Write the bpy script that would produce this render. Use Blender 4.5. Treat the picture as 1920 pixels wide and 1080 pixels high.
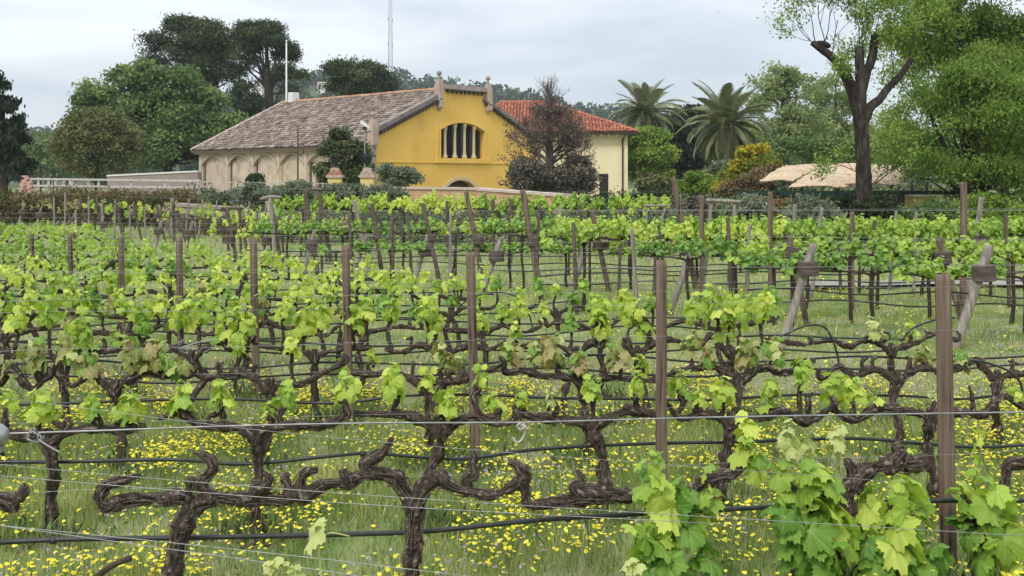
import bpy, math, random
import numpy as np
from mathutils import Vector, Matrix

for o in list(bpy.data.objects):
    bpy.data.objects.remove(o)
SC = bpy.context.scene
COL = SC.collection
R = math.radians
rng = np.random.default_rng(7)
random.seed(7)

# ------------------------------------------------------------------ camera
F, HOR, HC = 1900.0, 333.0, 2.0        # focal length and horizon in photo pixels, eye height above the vineyard
cam = bpy.data.cameras.new('camera')
cam.sensor_width = 36.0
cam.lens = 36.0 * F / 1920.0
cam.shift_y = -(540.0 - HOR) / 1920.0
cam.clip_start = 0.05
cam.clip_end = 6000
camo = bpy.data.objects.new('camera', cam)
COL.objects.link(camo)
camo.location = (0, 0, HC)
camo.rotation_euler = (R(90), 0, 0)
SC.camera = camo

# ------------------------------------------------------------------ sky and light
SUN_EL, SUN_AZ = 48.0, 205.0           # high soft sun behind the clouds, behind and a little left of the camera
w = bpy.data.worlds.new('World'); SC.world = w; w.use_nodes = True
nt = w.node_tree; nt.nodes.clear()
def N(nt, t, **k):
    n = nt.nodes.new(t)
    for a, b in k.items(): setattr(n, a, b)
    return n
out = N(nt, 'ShaderNodeOutputWorld')
sky = N(nt, 'ShaderNodeTexSky', sky_type='NISHITA', sun_disc=False)
sky.sun_elevation = R(SUN_EL); sky.sun_rotation = R(SUN_AZ)
bg1 = N(nt, 'ShaderNodeBackground'); bg1.inputs[1].default_value = 0.09
nt.links.new(sky.outputs[0], bg1.inputs[0])
tc = N(nt, 'ShaderNodeTexCoord')
mp = N(nt, 'ShaderNodeMapping'); mp.inputs['Scale'].default_value = (1.0, 1.0, 4.2); mp.inputs['Location'].default_value = (0.35, 0.1, 0.2)
nz = N(nt, 'ShaderNodeTexNoise'); nz.inputs['Scale'].default_value = 2.3; nz.inputs['Detail'].default_value = 7; nz.inputs['Roughness'].default_value = .5; nz.inputs['Distortion'].default_value = .35
rp = N(nt, 'ShaderNodeValToRGB')
rp.color_ramp.elements[0].position = .38; rp.color_ramp.elements[0].color = (.44, .49, .545, 1)
rp.color_ramp.elements[1].position = .64; rp.color_ramp.elements[1].color = (.71, .73, .75, 1)
sx = N(nt, 'ShaderNodeSeparateXYZ')
mm = N(nt, 'ShaderNodeMath', operation='MAXIMUM'); mm.inputs[1].default_value = 0.0
ma = N(nt, 'ShaderNodeMath', operation='MULTIPLY_ADD'); ma.inputs[1].default_value = 1.5; ma.inputs[2].default_value = .93
bg2 = N(nt, 'ShaderNodeBackground')
mx = N(nt, 'ShaderNodeMixShader'); mx.inputs[0].default_value = .88
L = nt.links.new
L(tc.outputs['Generated'], mp.inputs[0]); L(mp.outputs[0], nz.inputs[0]); L(nz.outputs[0], rp.inputs[0])
L(tc.outputs['Generated'], sx.inputs[0]); L(sx.outputs[2], mm.inputs[0]); L(mm.outputs[0], ma.inputs[0])
L(rp.outputs[0], bg2.inputs[0]); L(ma.outputs[0], bg2.inputs[1])
L(bg1.outputs[0], mx.inputs[1]); L(bg2.outputs[0], mx.inputs[2]); L(mx.outputs[0], out.inputs[0])

sl = bpy.data.lights.new('sun', 'SUN'); sl.energy = 1.5; sl.angle = R(14); sl.color = (1, .965, .9)
so = bpy.data.objects.new('sun', sl); COL.objects.link(so)
az, el = R(SUN_AZ), R(SUN_EL)
sdir = Vector((math.sin(az) * math.cos(el), math.cos(az) * math.cos(el), math.sin(el)))
so.rotation_euler = sdir.to_track_quat('Z', 'Y').to_euler()
so.location = (0, -20, 40)
SC.view_settings.view_transform = 'Standard'
SC.view_settings.look = 'None'
SC.view_settings.exposure = 0.45
SC.view_settings.gamma = 1.0
SC.view_settings.use_curve_mapping = False
SC.render.engine = 'CYCLES'
SC.cycles.max_bounces = 6
SC.cycles.diffuse_bounces = 3
SC.cycles.transmission_bounces = 4
SC.cycles.transparent_max_bounces = 4
SC.cycles.volume_bounces = 2

# ------------------------------------------------------------------ helpers
def P(px, py, d):
    return np.array(((px - 960) / F * d, d, HC + (HOR - py) / F * d))

def tag(o, label=None, cat=None, group=None, kind=None):
    if label: o['label'] = label
    if cat: o['category'] = cat
    if group: o['group'] = group
    if kind: o['kind'] = kind
    return o

def empty(name, loc=(0, 0, 0), label=None, cat=None, group=None, rz=0.0):
    o = bpy.data.objects.new(name, None); COL.objects.link(o)
    o.empty_display_size = .2
    o.location = Vector([float(a) for a in loc]); o.rotation_euler = (0, 0, rz)
    return tag(o, label, cat, group)

class MB:
    """collects verts and faces (groups of equal-sided polygons) and links them as one mesh object"""
    def __init__(s): s.v = []; s.f = []; s.t = []; s.n = 0
    def add(s, V, Fs, tint=0.5):
        V = np.asarray(V, float).reshape(-1, 3)
        if not isinstance(Fs, list) or (len(Fs) and not isinstance(Fs[0], np.ndarray)):
            by = {}
            for f in Fs: by.setdefault(len(f), []).append(f)
            Fs = [np.array(x) for x in by.values()]
        for f in Fs:
            if len(f): s.f.append(np.asarray(f) + s.n)
        s.v.append(V)
        t = np.full(len(V), float(tint)) if np.isscalar(tint) else np.asarray(tint, float)
        s.t.append(t); s.n += len(V)
        return s
    def box(s, c, size, M=None, tint=.5):
        x, y, z = [a / 2 for a in size]
        V = np.array([[-x,-y,-z],[x,-y,-z],[x,y,-z],[-x,y,-z],[-x,-y,z],[x,-y,z],[x,y,z],[-x,y,z]])
        if M is not None: V = V @ np.asarray(M).T
        s.add(V + np.asarray(c, float), [(0,3,2,1),(4,5,6,7),(0,1,5,4),(1,2,6,5),(2,3,7,6),(3,0,4,7)], tint)
        return s
    def mesh(s, name, mats, smooth=True, off=None):
        V = np.concatenate(s.v)
        if off is not None: V = V - np.asarray(off, float)
        return np_mesh(name, V, s.f, mats, np.concatenate(s.t), smooth)
    def build(s, name, mats, parent=None, smooth=True, at=None):
        """at: origin of the new object, in the coordinates the verts are in"""
        me = s.mesh(name, mats, smooth, at)
        return link(name, me, parent, at)

def np_mesh(name, V, groups, mats, tint=None, smooth=True, uvw=None):
    me = bpy.data.meshes.new(name)
    me.vertices.add(len(V)); me.vertices.foreach_set('co', np.asarray(V, np.float32).ravel())
    loops = np.concatenate([g.ravel() for g in groups]).astype(np.int32)
    tot = np.concatenate([np.full(len(g), g.shape[1], np.int32) for g in groups])
    st = np.concatenate([[0], np.cumsum(tot)[:-1]]).astype(np.int32)
    me.loops.add(len(loops)); me.loops.foreach_set('vertex_index', loops)
    me.polygons.add(len(tot)); me.polygons.foreach_set('loop_start', st)
    me.polygons.foreach_set('use_smooth', np.full(len(tot), bool(smooth)))
    if tint is not None:
        a = me.attributes.new('tint', 'FLOAT', 'POINT'); a.data.foreach_set('value', np.asarray(tint, np.float32))
    if uvw is not None:
        a = me.attributes.new('vein', 'FLOAT', 'POINT'); a.data.foreach_set('value', np.asarray(uvw, np.float32))
    me.update(calc_edges=True)
    for m in (mats if isinstance(mats, (list, tuple)) else [mats]): me.materials.append(m)
    return me

def link(name, me, parent=None, at=None, M=None):
    o = bpy.data.objects.new(name, me); COL.objects.link(o)
    if M is not None: o.matrix_local = M
    elif at is not None: o.location = Vector([float(a) for a in at])
    if parent is not None: o.parent = parent
    return o

def copy_tree(o, parent=None):
    c = o.copy(); COL.objects.link(c); c.parent = parent
    for ch in o.children: copy_tree(ch, c)
    return c

def catmull(pts, step):
    """smooth resample of rows (x,y,z,r...)"""
    p = np.asarray(pts, float)
    if len(p) < 3:
        n = max(2, int(np.linalg.norm(p[1, :3] - p[0, :3]) / step) + 1)
        return p[0] + (p[1] - p[0]) * np.linspace(0, 1, n)[:, None]
    q = np.vstack([2 * p[0] - p[1], p, 2 * p[-1] - p[-2]])
    outp = []
    for i in range(1, len(q) - 2):
        a, b, c, d = q[i - 1], q[i], q[i + 1], q[i + 2]
        n = max(2, int(np.linalg.norm(c[:3] - b[:3]) / step))
        t = np.linspace(0, 1, n, endpoint=False)[:, None]
        outp.append(.5 * ((2 * b) + (-a + c) * t + (2 * a - 5 * b + 4 * c - d) * t ** 2 + (-a + 3 * b - 3 * c + d) * t ** 3))
    outp.append(q[-2][None])
    return np.vstack(outp)

def wob(p, s, seed=0):
    """cheap smooth pseudo noise in -1..1"""
    p = np.asarray(p) * s + seed * 3.17
    x, y, z = p[..., 0], p[..., 1], p[..., 2]
    return (np.sin(x * 1.7 + 1.3 * np.sin(y * 1.1 + z)) + np.sin(y * 2.3 + 1.7 * np.sin(z * 1.3 + x * .7)) + np.sin(z * 1.9 + 1.1 * np.sin(x * 2.1 - y))) / 3

def sweep(path, seg=8, rough=0.0, seed=0, step=None, flute=0.0, cap=True):
    """path rows (x,y,z,r) -> tube verts, faces"""
    p = np.asarray(path, float)
    if step: p = catmull(p, step)
    C, r = p[:, :3], np.maximum(p[:, 3], 1e-4)
    n = len(C)
    T = np.gradient(C, axis=0); T /= np.linalg.norm(T, axis=1)[:, None] + 1e-9
    u = np.cross(T[0], (0, 0, 1.) if abs(T[0][2]) < .9 else (1., 0, 0)); u /= np.linalg.norm(u)
    U = np.empty_like(C)
    for i in range(n):
        u = u - T[i] * (u @ T[i]); u /= np.linalg.norm(u) + 1e-9; U[i] = u
    W = np.cross(T, U)
    th = np.arange(seg) * 2 * np.pi / seg
    D = U[:, None, :] * np.cos(th)[None, :, None] + W[:, None, :] * np.sin(th)[None, :, None]
    rr = r[:, None] * np.ones(seg)
    if rough or flute:
        base = C[:, None, :] + D * r[:, None, None]
        k = wob(base, 38, seed) * .6 + wob(base, 90, seed + 4) * .5
        rr = rr * (1 + rough * k)
        if flute:
            s = np.cumsum(np.r_[0, np.linalg.norm(np.diff(C, axis=0), axis=1)])
            rr = rr * (1 + flute * np.sin(th[None, :] * 5 + s[:, None] * 9 + 2.0 * np.sin(s[:, None] * 23 + seed)))
    V = (C[:, None, :] + D * rr[:, :, None]).reshape(-1, 3)
    i = np.arange(n - 1)[:, None] * seg; j = np.arange(seg)[None, :]; jn = (j + 1) % seg
    Q = np.stack([i + j, i + jn, i + seg + jn, i + seg + j], -1).reshape(-1, 4)
    groups = [Q]
    if cap:
        V = np.vstack([V, C[0] - T[0] * r[0] * .25, C[-1] + T[-1] * r[-1] * .25])
        a, b = n * seg, n * seg + 1
        jj = np.arange(seg); jx = (jj + 1) % seg
        groups.append(np.stack([np.full(seg, a), jx, jj], -1))
        groups.append(np.stack([np.full(seg, b), (n - 1) * seg + jj, (n - 1) * seg + jx], -1))
    return V, groups

def lathe(prof, axis_p, axis_d, seg=20):
    """prof rows (height, radius) with hard edges along an axis; flat closed ends"""
    ax = np.asarray(axis_d, float); ax = ax / np.linalg.norm(ax); u = np.cross(ax, (0, 1., .1)); u /= np.linalg.norm(u); v = np.cross(ax, u)
    th = np.arange(seg) * 2 * np.pi / seg; D = np.cos(th)[:, None] * u + np.sin(th)[:, None] * v
    V = np.vstack([np.asarray(axis_p) + ax * h_ + D * r_ for h_, r_ in prof]); n = len(prof)
    i = np.arange(n - 1)[:, None] * seg; j = np.arange(seg)[None]; jn = (j + 1) % seg
    Q = np.stack([i + j, i + jn, i + seg + jn, i + seg + j], -1).reshape(-1, 4)
    return V, [Q, np.arange(seg)[::-1][None], (np.arange(seg) + (n - 1) * seg)[None]]

def bark_sweep(path, seg, seed, step, rough=.2, lump=.14, cap=True):
    """a gnarled limb: lumpy radius, stringy ridges that wander along the wood; returns verts, faces, tint"""
    p = catmull(np.asarray(path, float), step)
    C = p[:, :3]; n = len(C)
    s_ = np.cumsum(np.r_[0, np.linalg.norm(np.diff(C, axis=0), axis=1)])
    lum = 1 + lump * (np.sin(s_ * 55 + seed) * .5 + np.sin(s_ * 31 + seed * 2.1) * .7 + np.sin(s_ * 101 + seed * .7) * .35)
    p = p.copy(); p[:, 3] *= lum
    C2 = C + np.stack([np.sin(s_ * 47 + seed), np.sin(s_ * 39 + seed * 3), np.sin(s_ * 60 + seed * 5)], -1) * (p[:, 3] * .10)[:, None]
    p[:, :3] = C2
    V, G = sweep(p, seg, 0, 0, None, 0, cap)
    th = np.arange(seg) * 2 * np.pi / seg; r = p[:, 3]
    tw = th[None, :] + .5 * np.sin(s_ * 9 + seed)[:, None]
    rid = np.sin(tw * 4 + 2.2 * np.sin(s_ * 14 + seed)[:, None]) * .45 + np.sin(tw * 7 + s_[:, None] * 11 + 1.8 * np.sin(s_ * 37 + seed)[:, None]) * .45
    cc = V[:n * seg].reshape(n, seg, 3)
    fine = wob(cc, 120, seed) * .6 + wob(cc, 260, seed + 5) * .6 + wob(cc, 60, seed + 2) * .5
    k = rough * (.75 * rid + .9 * fine)
    cc2 = p[:, None, :3] + (cc - p[:, None, :3]) * (1 + k)[..., None]
    V = V.copy(); V[:n * seg] = cc2.reshape(-1, 3)
    T = np.clip(.46 + .26 * rid + .28 * fine, 0, 1).ravel()
    T = np.r_[T, [.5] * (len(V) - len(T))]
    return V, G, T

# ------------------------------------------------------------------ materials
MATS = {}
def mat(name, c1, c2=None, scale=4.0, detail=5, rough=.85, bump=0.0, bscale=None, stretch=None, attr=False, trans=0.0, tcol=None,
        spec=.3, extra=None, rand=False, vein=False, metallic=0.0, coords='Object', dist=.02):
    m = bpy.data.materials.new(name); m.use_nodes = True; nt = m.node_tree
    b = nt.nodes['Principled BSDF']; o = nt.nodes['Material Output']
    b.inputs['Roughness'].default_value = rough; b.inputs['Specular IOR Level'].default_value = spec; b.inputs['Metallic'].default_value = metallic
    L = nt.links.new
    col = None
    if c2 is None:
        b.inputs['Base Color'].default_value = (*c1, 1)
    else:
        tc = N(nt, 'ShaderNodeTexCoord'); mp = N(nt, 'ShaderNodeMapping')
        L(tc.outputs[coords], mp.inputs[0])
        if stretch: mp.inputs['Scale'].default_value = stretch
        nz = N(nt, 'ShaderNodeTexNoise'); nz.inputs['Scale'].default_value = scale; nz.inputs['Detail'].default_value = detail; nz.inputs['Roughness'].default_value = .62
        L(mp.outputs[0], nz.inputs[0])
        rp = N(nt, 'ShaderNodeValToRGB'); rp.color_ramp.elements[0].position = .3; rp.color_ramp.elements[1].position = .7
        rp.color_ramp.elements[0].color = (*c1, 1); rp.color_ramp.elements[1].color = (*c2, 1)
        if extra:
            for pos, c in extra:
                e = rp.color_ramp.elements.new(pos); e.color = (*c, 1)
        fac = nz.outputs[0]
        if attr or rand:
            fac = None
            if attr:
                at = N(nt, 'ShaderNodeAttribute', attribute_name='tint'); fac = at.outputs['Fac']
            if rand:
                oi = N(nt, 'ShaderNodeObjectInfo')
                if fac is None: fac = oi.outputs['Random']
                else:
                    q = N(nt, 'ShaderNodeMath', operation='MULTIPLY_ADD'); q.inputs[1].default_value = .45; L(oi.outputs['Random'], q.inputs[0])
                    q2 = N(nt, 'ShaderNodeMath', operation='MULTIPLY'); q2.inputs[1].default_value = .6; L(fac, q2.inputs[0]); L(q2.outputs[0], q.inputs[2]); fac = q.outputs[0]
            mixn = N(nt, 'ShaderNodeMath', operation='MULTIPLY_ADD'); mixn.inputs[1].default_value = .45; mixn.inputs[2].default_value = -.22
            L(nz.outputs[0], mixn.inputs[0])
            ad = N(nt, 'ShaderNodeMath', operation='ADD'); L(fac, ad.inputs[0]); L(mixn.outputs[0], ad.inputs[1]); fac = ad.outputs[0]
            rp.color_ramp.elements[0].position = .05; rp.color_ramp.elements[-1].position = .95
        L(fac, rp.inputs[0]); col = rp.outputs[0]
        if vein:
            va = N(nt, 'ShaderNodeAttribute', attribute_name='vein')
            pw = N(nt, 'ShaderNodeMath', operation='POWER'); pw.inputs[1].default_value = 3.2; L(va.outputs['Fac'], pw.inputs[0])
            ms = N(nt, 'ShaderNodeMath', operation='MULTIPLY'); ms.inputs[1].default_value = .7; L(pw.outputs[0], ms.inputs[0])
            mi = N(nt, 'ShaderNodeMix', data_type='RGBA'); L(ms.outputs[0], mi.inputs[0]); L(col, mi.inputs[6]); mi.inputs[7].default_value = (.50, .60, .20, 1)
            col = mi.outputs[2]
        L(col, b.inputs['Base Color'])
        if bump:
            n2 = N(nt, 'ShaderNodeTexNoise'); n2.inputs['Scale'].default_value = bscale or scale * 3; n2.inputs['Detail'].default_value = 6
            L(mp.outputs[0], n2.inputs[0])
            bp = N(nt, 'ShaderNodeBump'); bp.inputs['Strength'].default_value = bump; bp.inputs['Distance'].default_value = dist
            L(n2.outputs[0], bp.inputs['Height']); L(bp.outputs[0], b.inputs['Normal'])
    if trans:
        tr = N(nt, 'ShaderNodeBsdfTranslucent'); ms = N(nt, 'ShaderNodeMixShader'); ms.inputs[0].default_value = trans
        if tcol is not None and col is not None:
            mu = N(nt, 'ShaderNodeMix', data_type='RGBA', blend_type='MULTIPLY'); mu.inputs[0].default_value = 1; L(col, mu.inputs[6]); mu.inputs[7].default_value = (*tcol, 1); L(mu.outputs[2], tr.inputs[0])
        elif col is not None: L(col, tr.inputs[0])
        else: tr.inputs[0].default_value = (*c1, 1)
        L(b.outputs[0], ms.inputs[1]); L(tr.outputs[0], ms.inputs[2]); L(ms.outputs[0], o.inputs[0])
    MATS[name] = m
    return m

mat('vine_bark', (.020, .016, .013), (.25, .205, .17), 45, 6, .95, 1.0, 110, (1, 1, .6), attr=True, spec=.08, extra=[(.4, (.052, .040, .032)), (.65, (.110, .085, .068)), (.82, (.16, .128, .105))], dist=.008)
mat('post_wood', (.030, .022, .018), (.27, .215, .175), 30, 8, .9, 1.0, 60, (1, 1, .045), spec=.1, extra=[(.38, (.045, .034, .028)), (.42, (.13, .093, .07)), (.56, (.185, .136, .105))], dist=.008)
mat('grey_wood', (.12, .10, .085), (.40, .36, .31), 34, 7, .9, .9, 60, (1, 1, .05), spec=.12, extra=[(.5, (.25, .22, .19))], dist=.006)
mat('dark_wood', (.06, .045, .036), (.16, .125, .10), 14, 6, .9, .6, 40, (1, 1, .1), spec=.15)
mat('collar_wood', (.055, .042, .036), (.15, .115, .098), 10, 6, .9, .5, 40, (.6, .6, 4), spec=.2)
mat('wire_steel', (.20, .20, .20), (.38, .38, .38), 30, 3, .45, spec=.5, metallic=.6)
mat('wire_old', (.30, .27, .24), (.50, .46, .42), 30, 3, .7, spec=.3)
mat('tube_black', (.012, .013, .013), (.03, .032, .03), 30, 3, .42, spec=.45)
mat('leaf_lime', (.25, .41, .04), (.68, .75, .15), 9, 4, .55, .25, 60, attr=True, rand=True, trans=.38, tcol=(1.15, 1.15, .55), vein=True, spec=.35)
mat('leaf_green', (.13, .27, .028), (.42, .57, .08), 9, 4, .5, .25, 60, attr=True, rand=True, trans=.34, tcol=(1.2, 1.15, .5), vein=True, spec=.4)
mat('leaf_deep', (.075, .20, .03), (.24, .42, .055), 9, 4, .5, .25, 60, attr=True, rand=True, trans=.34, tcol=(1.25, 1.2, .5), vein=True, spec=.4)
mat('leaf_bronze', (.17, .20, .055), (.48, .34, .19), 9, 4, .6, .25, 60, attr=True, rand=True, trans=.30, tcol=(1.1, 1.0, .6), vein=True, spec=.3, extra=[(.5, (.33, .35, .11))])
mat('leaf_pale', (.38, .48, .12), (.66, .66, .30), 9, 4, .6, .2, 60, attr=True, rand=True, trans=.34, vein=True)
mat('shoot_green', (.16, .24, .05), (.34, .38, .12), 20, 3, .6, trans=0)
mat('grass_blade', (.11, .19, .045), (.70, .64, .30), 1.2, 4, .75, attr=True, trans=.45, spec=.1, extra=[(.38, (.27, .39, .075)), (.64, (.50, .55, .17))])
mat('dry_grass', (.42, .37, .25), (.72, .64, .52), 2.0, 3, .8, attr=True, trans=.2, spec=.2, extra=[(.5, (.54, .45, .40))])
mat('flower_yellow', (.80, .66, .03), (.92, .84, .10), 4, 2, .6, attr=True, trans=.25)
mat('flower_stem', (.14, .20, .05))

# ------------------------------------------------------------------ terrain
def ridge_y(px):
    X = [-1500, -400, 0, 60, 130, 300, 450, 500, 560, 600, 650, 700, 745, 800, 860, 930, 1000, 1060, 1130, 1200, 1280, 1400, 1700, 2300, 3500]
    Y = [262, 250, 243, 240, 240, 200, 166, 146, 130, 134, 136, 134, 132, 141, 152, 156, 174, 186, 197, 207, 219, 235, 248, 258, 262]
    return np.interp(px, X, Y)
def ground_z(X, Y):
    X = np.asarray(X, float); Y = np.asarray(Y, float)
    d = np.maximum(Y, 1.0)
    z = .035 * wob(np.stack([X, Y, 0 * X], -1), 1.1) + .018 * wob(np.stack([X, Y, 0 * X], -1), 3.3, 2)
    z = z * np.clip(1 - (d - 30) / 30, 0, 1)
    s = np.clip((d - 42) / 22, 0, 1); z = z - .75 * s * s * (3 - 2 * s)
    return z
def far_z(px, d):
    top = HC + (HOR - (ridge_y(px) + 17)) / F * 760
    s = np.clip((d - 240) / 520, 0, 1)
    zz = -1.2 + (top + 1.2) * (s ** 1.25)
    return np.where(d > 760, top - (d - 760) * .10, zz)

mat('ground', (.10, .14, .045), (.34, .31, .18), 1.3, 8, .95, 1.0, 12, coords='Object', spec=.1, extra=[(.42, (.16, .21, .07)), (.56, (.25, .26, .12))], dist=.05)
gx = np.r_[np.linspace(-300, -40, 27)[:-1], np.linspace(-40, -12, 40)[:-1], np.linspace(-12, 12, 100)[:-1], np.linspace(12, 40, 40)[:-1], np.linspace(40, 300, 27)]
gy = np.r_[np.linspace(-12, 1, 8)[:-1], np.linspace(1, 24, 90)[:-1], np.linspace(24, 70, 40)[:-1], np.linspace(70, 330, 30)]
GX, GY = np.meshgrid(gx, gy)
GZ = ground_z(GX, GY)
V = np.stack([GX, GY, GZ], -1).reshape(-1, 3)
nx, ny = len(gx), len(gy)
i = (np.arange(ny - 1)[:, None] * nx + np.arange(nx - 1)[None, :]).ravel()
Q = np.stack([i, i + 1, i + nx + 1, i + nx], -1)
g = link('ground', np_mesh('ground', V, [Q], MATS['ground'], np.full(len(V), .5)))
tag(g, kind='structure')

mat('hill_soil', (.045, .070, .030), (.13, .14, .07), .012, 6, .95, .4, .1, coords='Object', spec=.1)
px = np.linspace(-1500, 3500, 220); dd = np.r_[np.linspace(235, 760, 34), np.linspace(800, 1250, 6)]
PX, DD = np.meshgrid(px, dd)
HZ = far_z(PX, DD) + 2.0 * wob(np.stack([PX * .02, DD * .02, 0 * PX], -1), 1.3)
HZ[0] = -3.5
V = np.stack([(PX - 960) / F * DD, DD, HZ], -1).reshape(-1, 3)
nx, ny = len(px), len(dd)
i = (np.arange(ny - 1)[:, None] * nx + np.arange(nx - 1)[None, :]).ravel()
h = link('hills', np_mesh('hills', V, [np.stack([i, i + 1, i + nx + 1, i + nx], -1)], MATS['hill_soil'], np.full(len(V), .5)))
tag(h, kind='structure')

# pale gravel track behind the near vineyard, on the right
mat('gravel', (.24, .22, .20), (.36, .335, .31), 6, 6, .95, .5, 60, spec=.1)
m = MB()
ns = 24; xs = np.linspace(5.2, 34, ns)
yc = 18.6 + (xs - 5) * .07
A = np.stack([xs, yc - .5 + .12 * np.sin(xs * 1.7), 0 * xs], -1); B = np.stack([xs, yc + .5 + .1 * np.sin(xs * 1.3 + 1), 0 * xs], -1)
for S in (A, B): S[:, 2] = ground_z(S[:, 0], S[:, 1]) + .06
V = np.vstack([A, B]); i = np.arange(ns - 1)
m.add(V, [np.stack([i, i + 1, ns + i + 1, ns + i], -1)])
tag(m.build('gravel_path', MATS['gravel']), kind='structure')

# ------------------------------------------------------------------ foliage helpers
def rand_dirs(n, rg):
    v = rg.normal(size=(n, 3)); return v / np.linalg.norm(v, axis=1)[:, None]

def leaf_quads(C, size, rg, aspect=.55, up=None, tint=None, jitter=.35, flat=0.0):
    """one rhombic leaf per centre"""
    n = len(C); a = rand_dirs(n, rg)
    if up is not None: a = a * .8 + np.asarray(up) ; a /= np.linalg.norm(a, axis=1)[:, None]
    nrm = rand_dirs(n, rg)
    if flat: nrm = nrm + np.array([0, 0, flat])
    b = np.cross(a, nrm); b /= np.linalg.norm(b, axis=1)[:, None] + 1e-9
    s = size * (1 + jitter * rg.uniform(-1, 1, n))[:, None]
    V = np.stack([C - a * s * .5, C + b * s * aspect * .5, C + a * s * .5, C - b * s * aspect * .5], 1).reshape(-1, 3)
    Q = np.arange(4 * n).reshape(-1, 4)
    t = rg.random(n) if tint is None else tint
    return V, Q, np.repeat(t, 4)

def cloud_points(lobes, n, rg, per=60, clump=.5, shell=.5, droop=0.0, holes=0.0, subs=8):
    """leaf positions in clumps through the shell of ellipsoid lobes (cx,cy,cz,rx,ry,rz)"""
    lobes = np.asarray(lobes, float)
    if subs:       # bunches of foliage carried on the surface of every lobe
        L2 = []
        for l in lobes:
            k = max(4, int(subs * (l[3] * l[5]) ** .5 / (clump * 3)))
            dd = rand_dirs(k, rg); dd[:, 2] = np.abs(dd[:, 2]) * 1.1 - .35
            q = rg.uniform(.20, .46, k)
            for a in range(k):
                L2.append([l[0] + dd[a, 0] * l[3] * .82, l[1] + dd[a, 1] * l[4] * .82, l[2] + dd[a, 2] * l[5] * .84, l[3] * q[a], l[4] * q[a], l[5] * q[a] * .75])
        lobes = np.array(L2)
    wgt = (lobes[:, 3] * lobes[:, 4] * lobes[:, 5]) ** .75; wgt = wgt / wgt.sum()
    nc = max(1, n // per)
    li = rg.choice(len(lobes), nc, p=wgt)
    d = rand_dirs(nc, rg); d[:, 2] = np.where(rg.random(nc) < .55, np.abs(d[:, 2]), d[:, 2]); rr = rg.uniform(shell, 1.0, nc) ** .7
    c = lobes[li, :3] + d * lobes[li, 3:] * rr[:, None]
    if holes:
        k = wob(c, .9 / max(clump, .1) * .35, 5); keep = k > -1 + 2 * holes * .5; c, li = c[keep], li[keep]; nc = len(c)
    ci = np.repeat(np.arange(nc), per)
    off = np.clip(rg.normal(size=(nc * per, 3)), -1.7, 1.7) * clump * rg.uniform(.6, 1.35, nc)[ci][:, None] * np.array([1, 1, .62])
    if droop: off[:, 2] -= droop * np.abs(rg.normal(size=len(off))) * (off[:, 0] ** 2 + off[:, 1] ** 2) ** .5
    ct = rg.random(nc)
    hgt = (c[:, 2] - c[:, 2].min()) / (np.ptp(c[:, 2]) + 1e-6)
    lt = rg.random(len(lobes)); t = ct[ci] * .28 + lt[li][ci] * .42 + rg.random(len(ci)) * .24 + hgt[ci] * .0 + .08
    return c[ci] + off, np.clip(t, 0, 1)

def crown(name, lobes, n, size, matn, parent, seed, per=60, clump=.5, shell=.5, aspect=.55, up=None, droop=0.0, flat=0.0, holes=0.0, subs=8):
    rg = np.random.default_rng(seed); n = int(n * .56); size = size * 1.22
    C, t = cloud_points(lobes, n, rg, per, clump, shell, droop, holes, subs)
    V, Q, T = leaf_quads(C, size, rg, aspect, up, t, flat=flat)
    return link(name, np_mesh(name, V, [Q], MATS[matn], T, smooth=False), parent)

def branches(mb, p, d, ln, r, depth, rg, spread=.55, seg=5, shrink=.68, kids=(2, 3), bend=.25, tips=None, uplift=.1):
    p = np.array(p, float); d = np.array(d, float); d /= np.linalg.norm(d)
    n = 4; pts = [np.r_[p, r]]
    for k in range(1, n + 1):
        d = d + rg.normal(size=3) * bend * .35 + np.array([0, 0, uplift * .25]); d /= np.linalg.norm(d)
        p = p + d * ln / n; pts.append(np.r_[p, r * (1 - .4 * k / n)])
    V, G = sweep(pts, seg, cap=(depth == 0)); mb.add(V, G, rg.random())
    if tips is not None and depth <= 1: tips.extend([q[:3] for q in pts[2:]])
    if depth == 0: return
    for k in range(rg.integers(kids[0], kids[1] + 1)):
        nd = d + rand_dirs(1, rg)[0] * spread * 1.3
        q = pts[rg.integers(2, n + 1)][:3]
        branches(mb, q, nd, ln * shrink * rg.uniform(.75, 1.15), r * .6, depth - 1, rg, spread, max(3, seg - 1), shrink, kids, bend, tips, uplift)

mat('tree_bark', (.016, .013, .012), (.10, .084, .072), 9, 7, .95, 1.0, 22, (1, 1, .22), spec=.08, extra=[(.5, (.042, .034, .029))], dist=.05)
mat('dead_bark', (.08, .065, .06), (.24, .20, .18), 3, 6, .95, .5, 9, (1, 1, .3), spec=.1)
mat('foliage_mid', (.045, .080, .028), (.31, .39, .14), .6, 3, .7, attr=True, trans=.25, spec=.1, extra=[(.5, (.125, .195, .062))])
mat('foliage_bright', (.085, .16, .022), (.34, .42, .065), .6, 3, .65, attr=True, trans=.32, spec=.25, extra=[(.5, (.17, .27, .04))])
mat('foliage_elm', (.085, .16, .03), (.40, .50, .12), .6, 3, .6, attr=True, trans=.5, spec=.1, extra=[(.5, (.19, .30, .058))])
mat('foliage_poplar', (.13, .19, .065), (.42, .48, .23), .6, 3, .65, attr=True, trans=.45, spec=.1, extra=[(.5, (.25, .32, .12))])
mat('foliage_pine', (.016, .028, .015), (.13, .155, .07), .6, 3, .8, attr=True, trans=.05, spec=.15, extra=[(.5, (.052, .075, .033))])
mat('foliage_cypress', (.010, .018, .012), (.055, .070, .038), .8, 3, .85, attr=True, trans=.03, spec=.1, extra=[(.5, (.024, .038, .022))])
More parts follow.
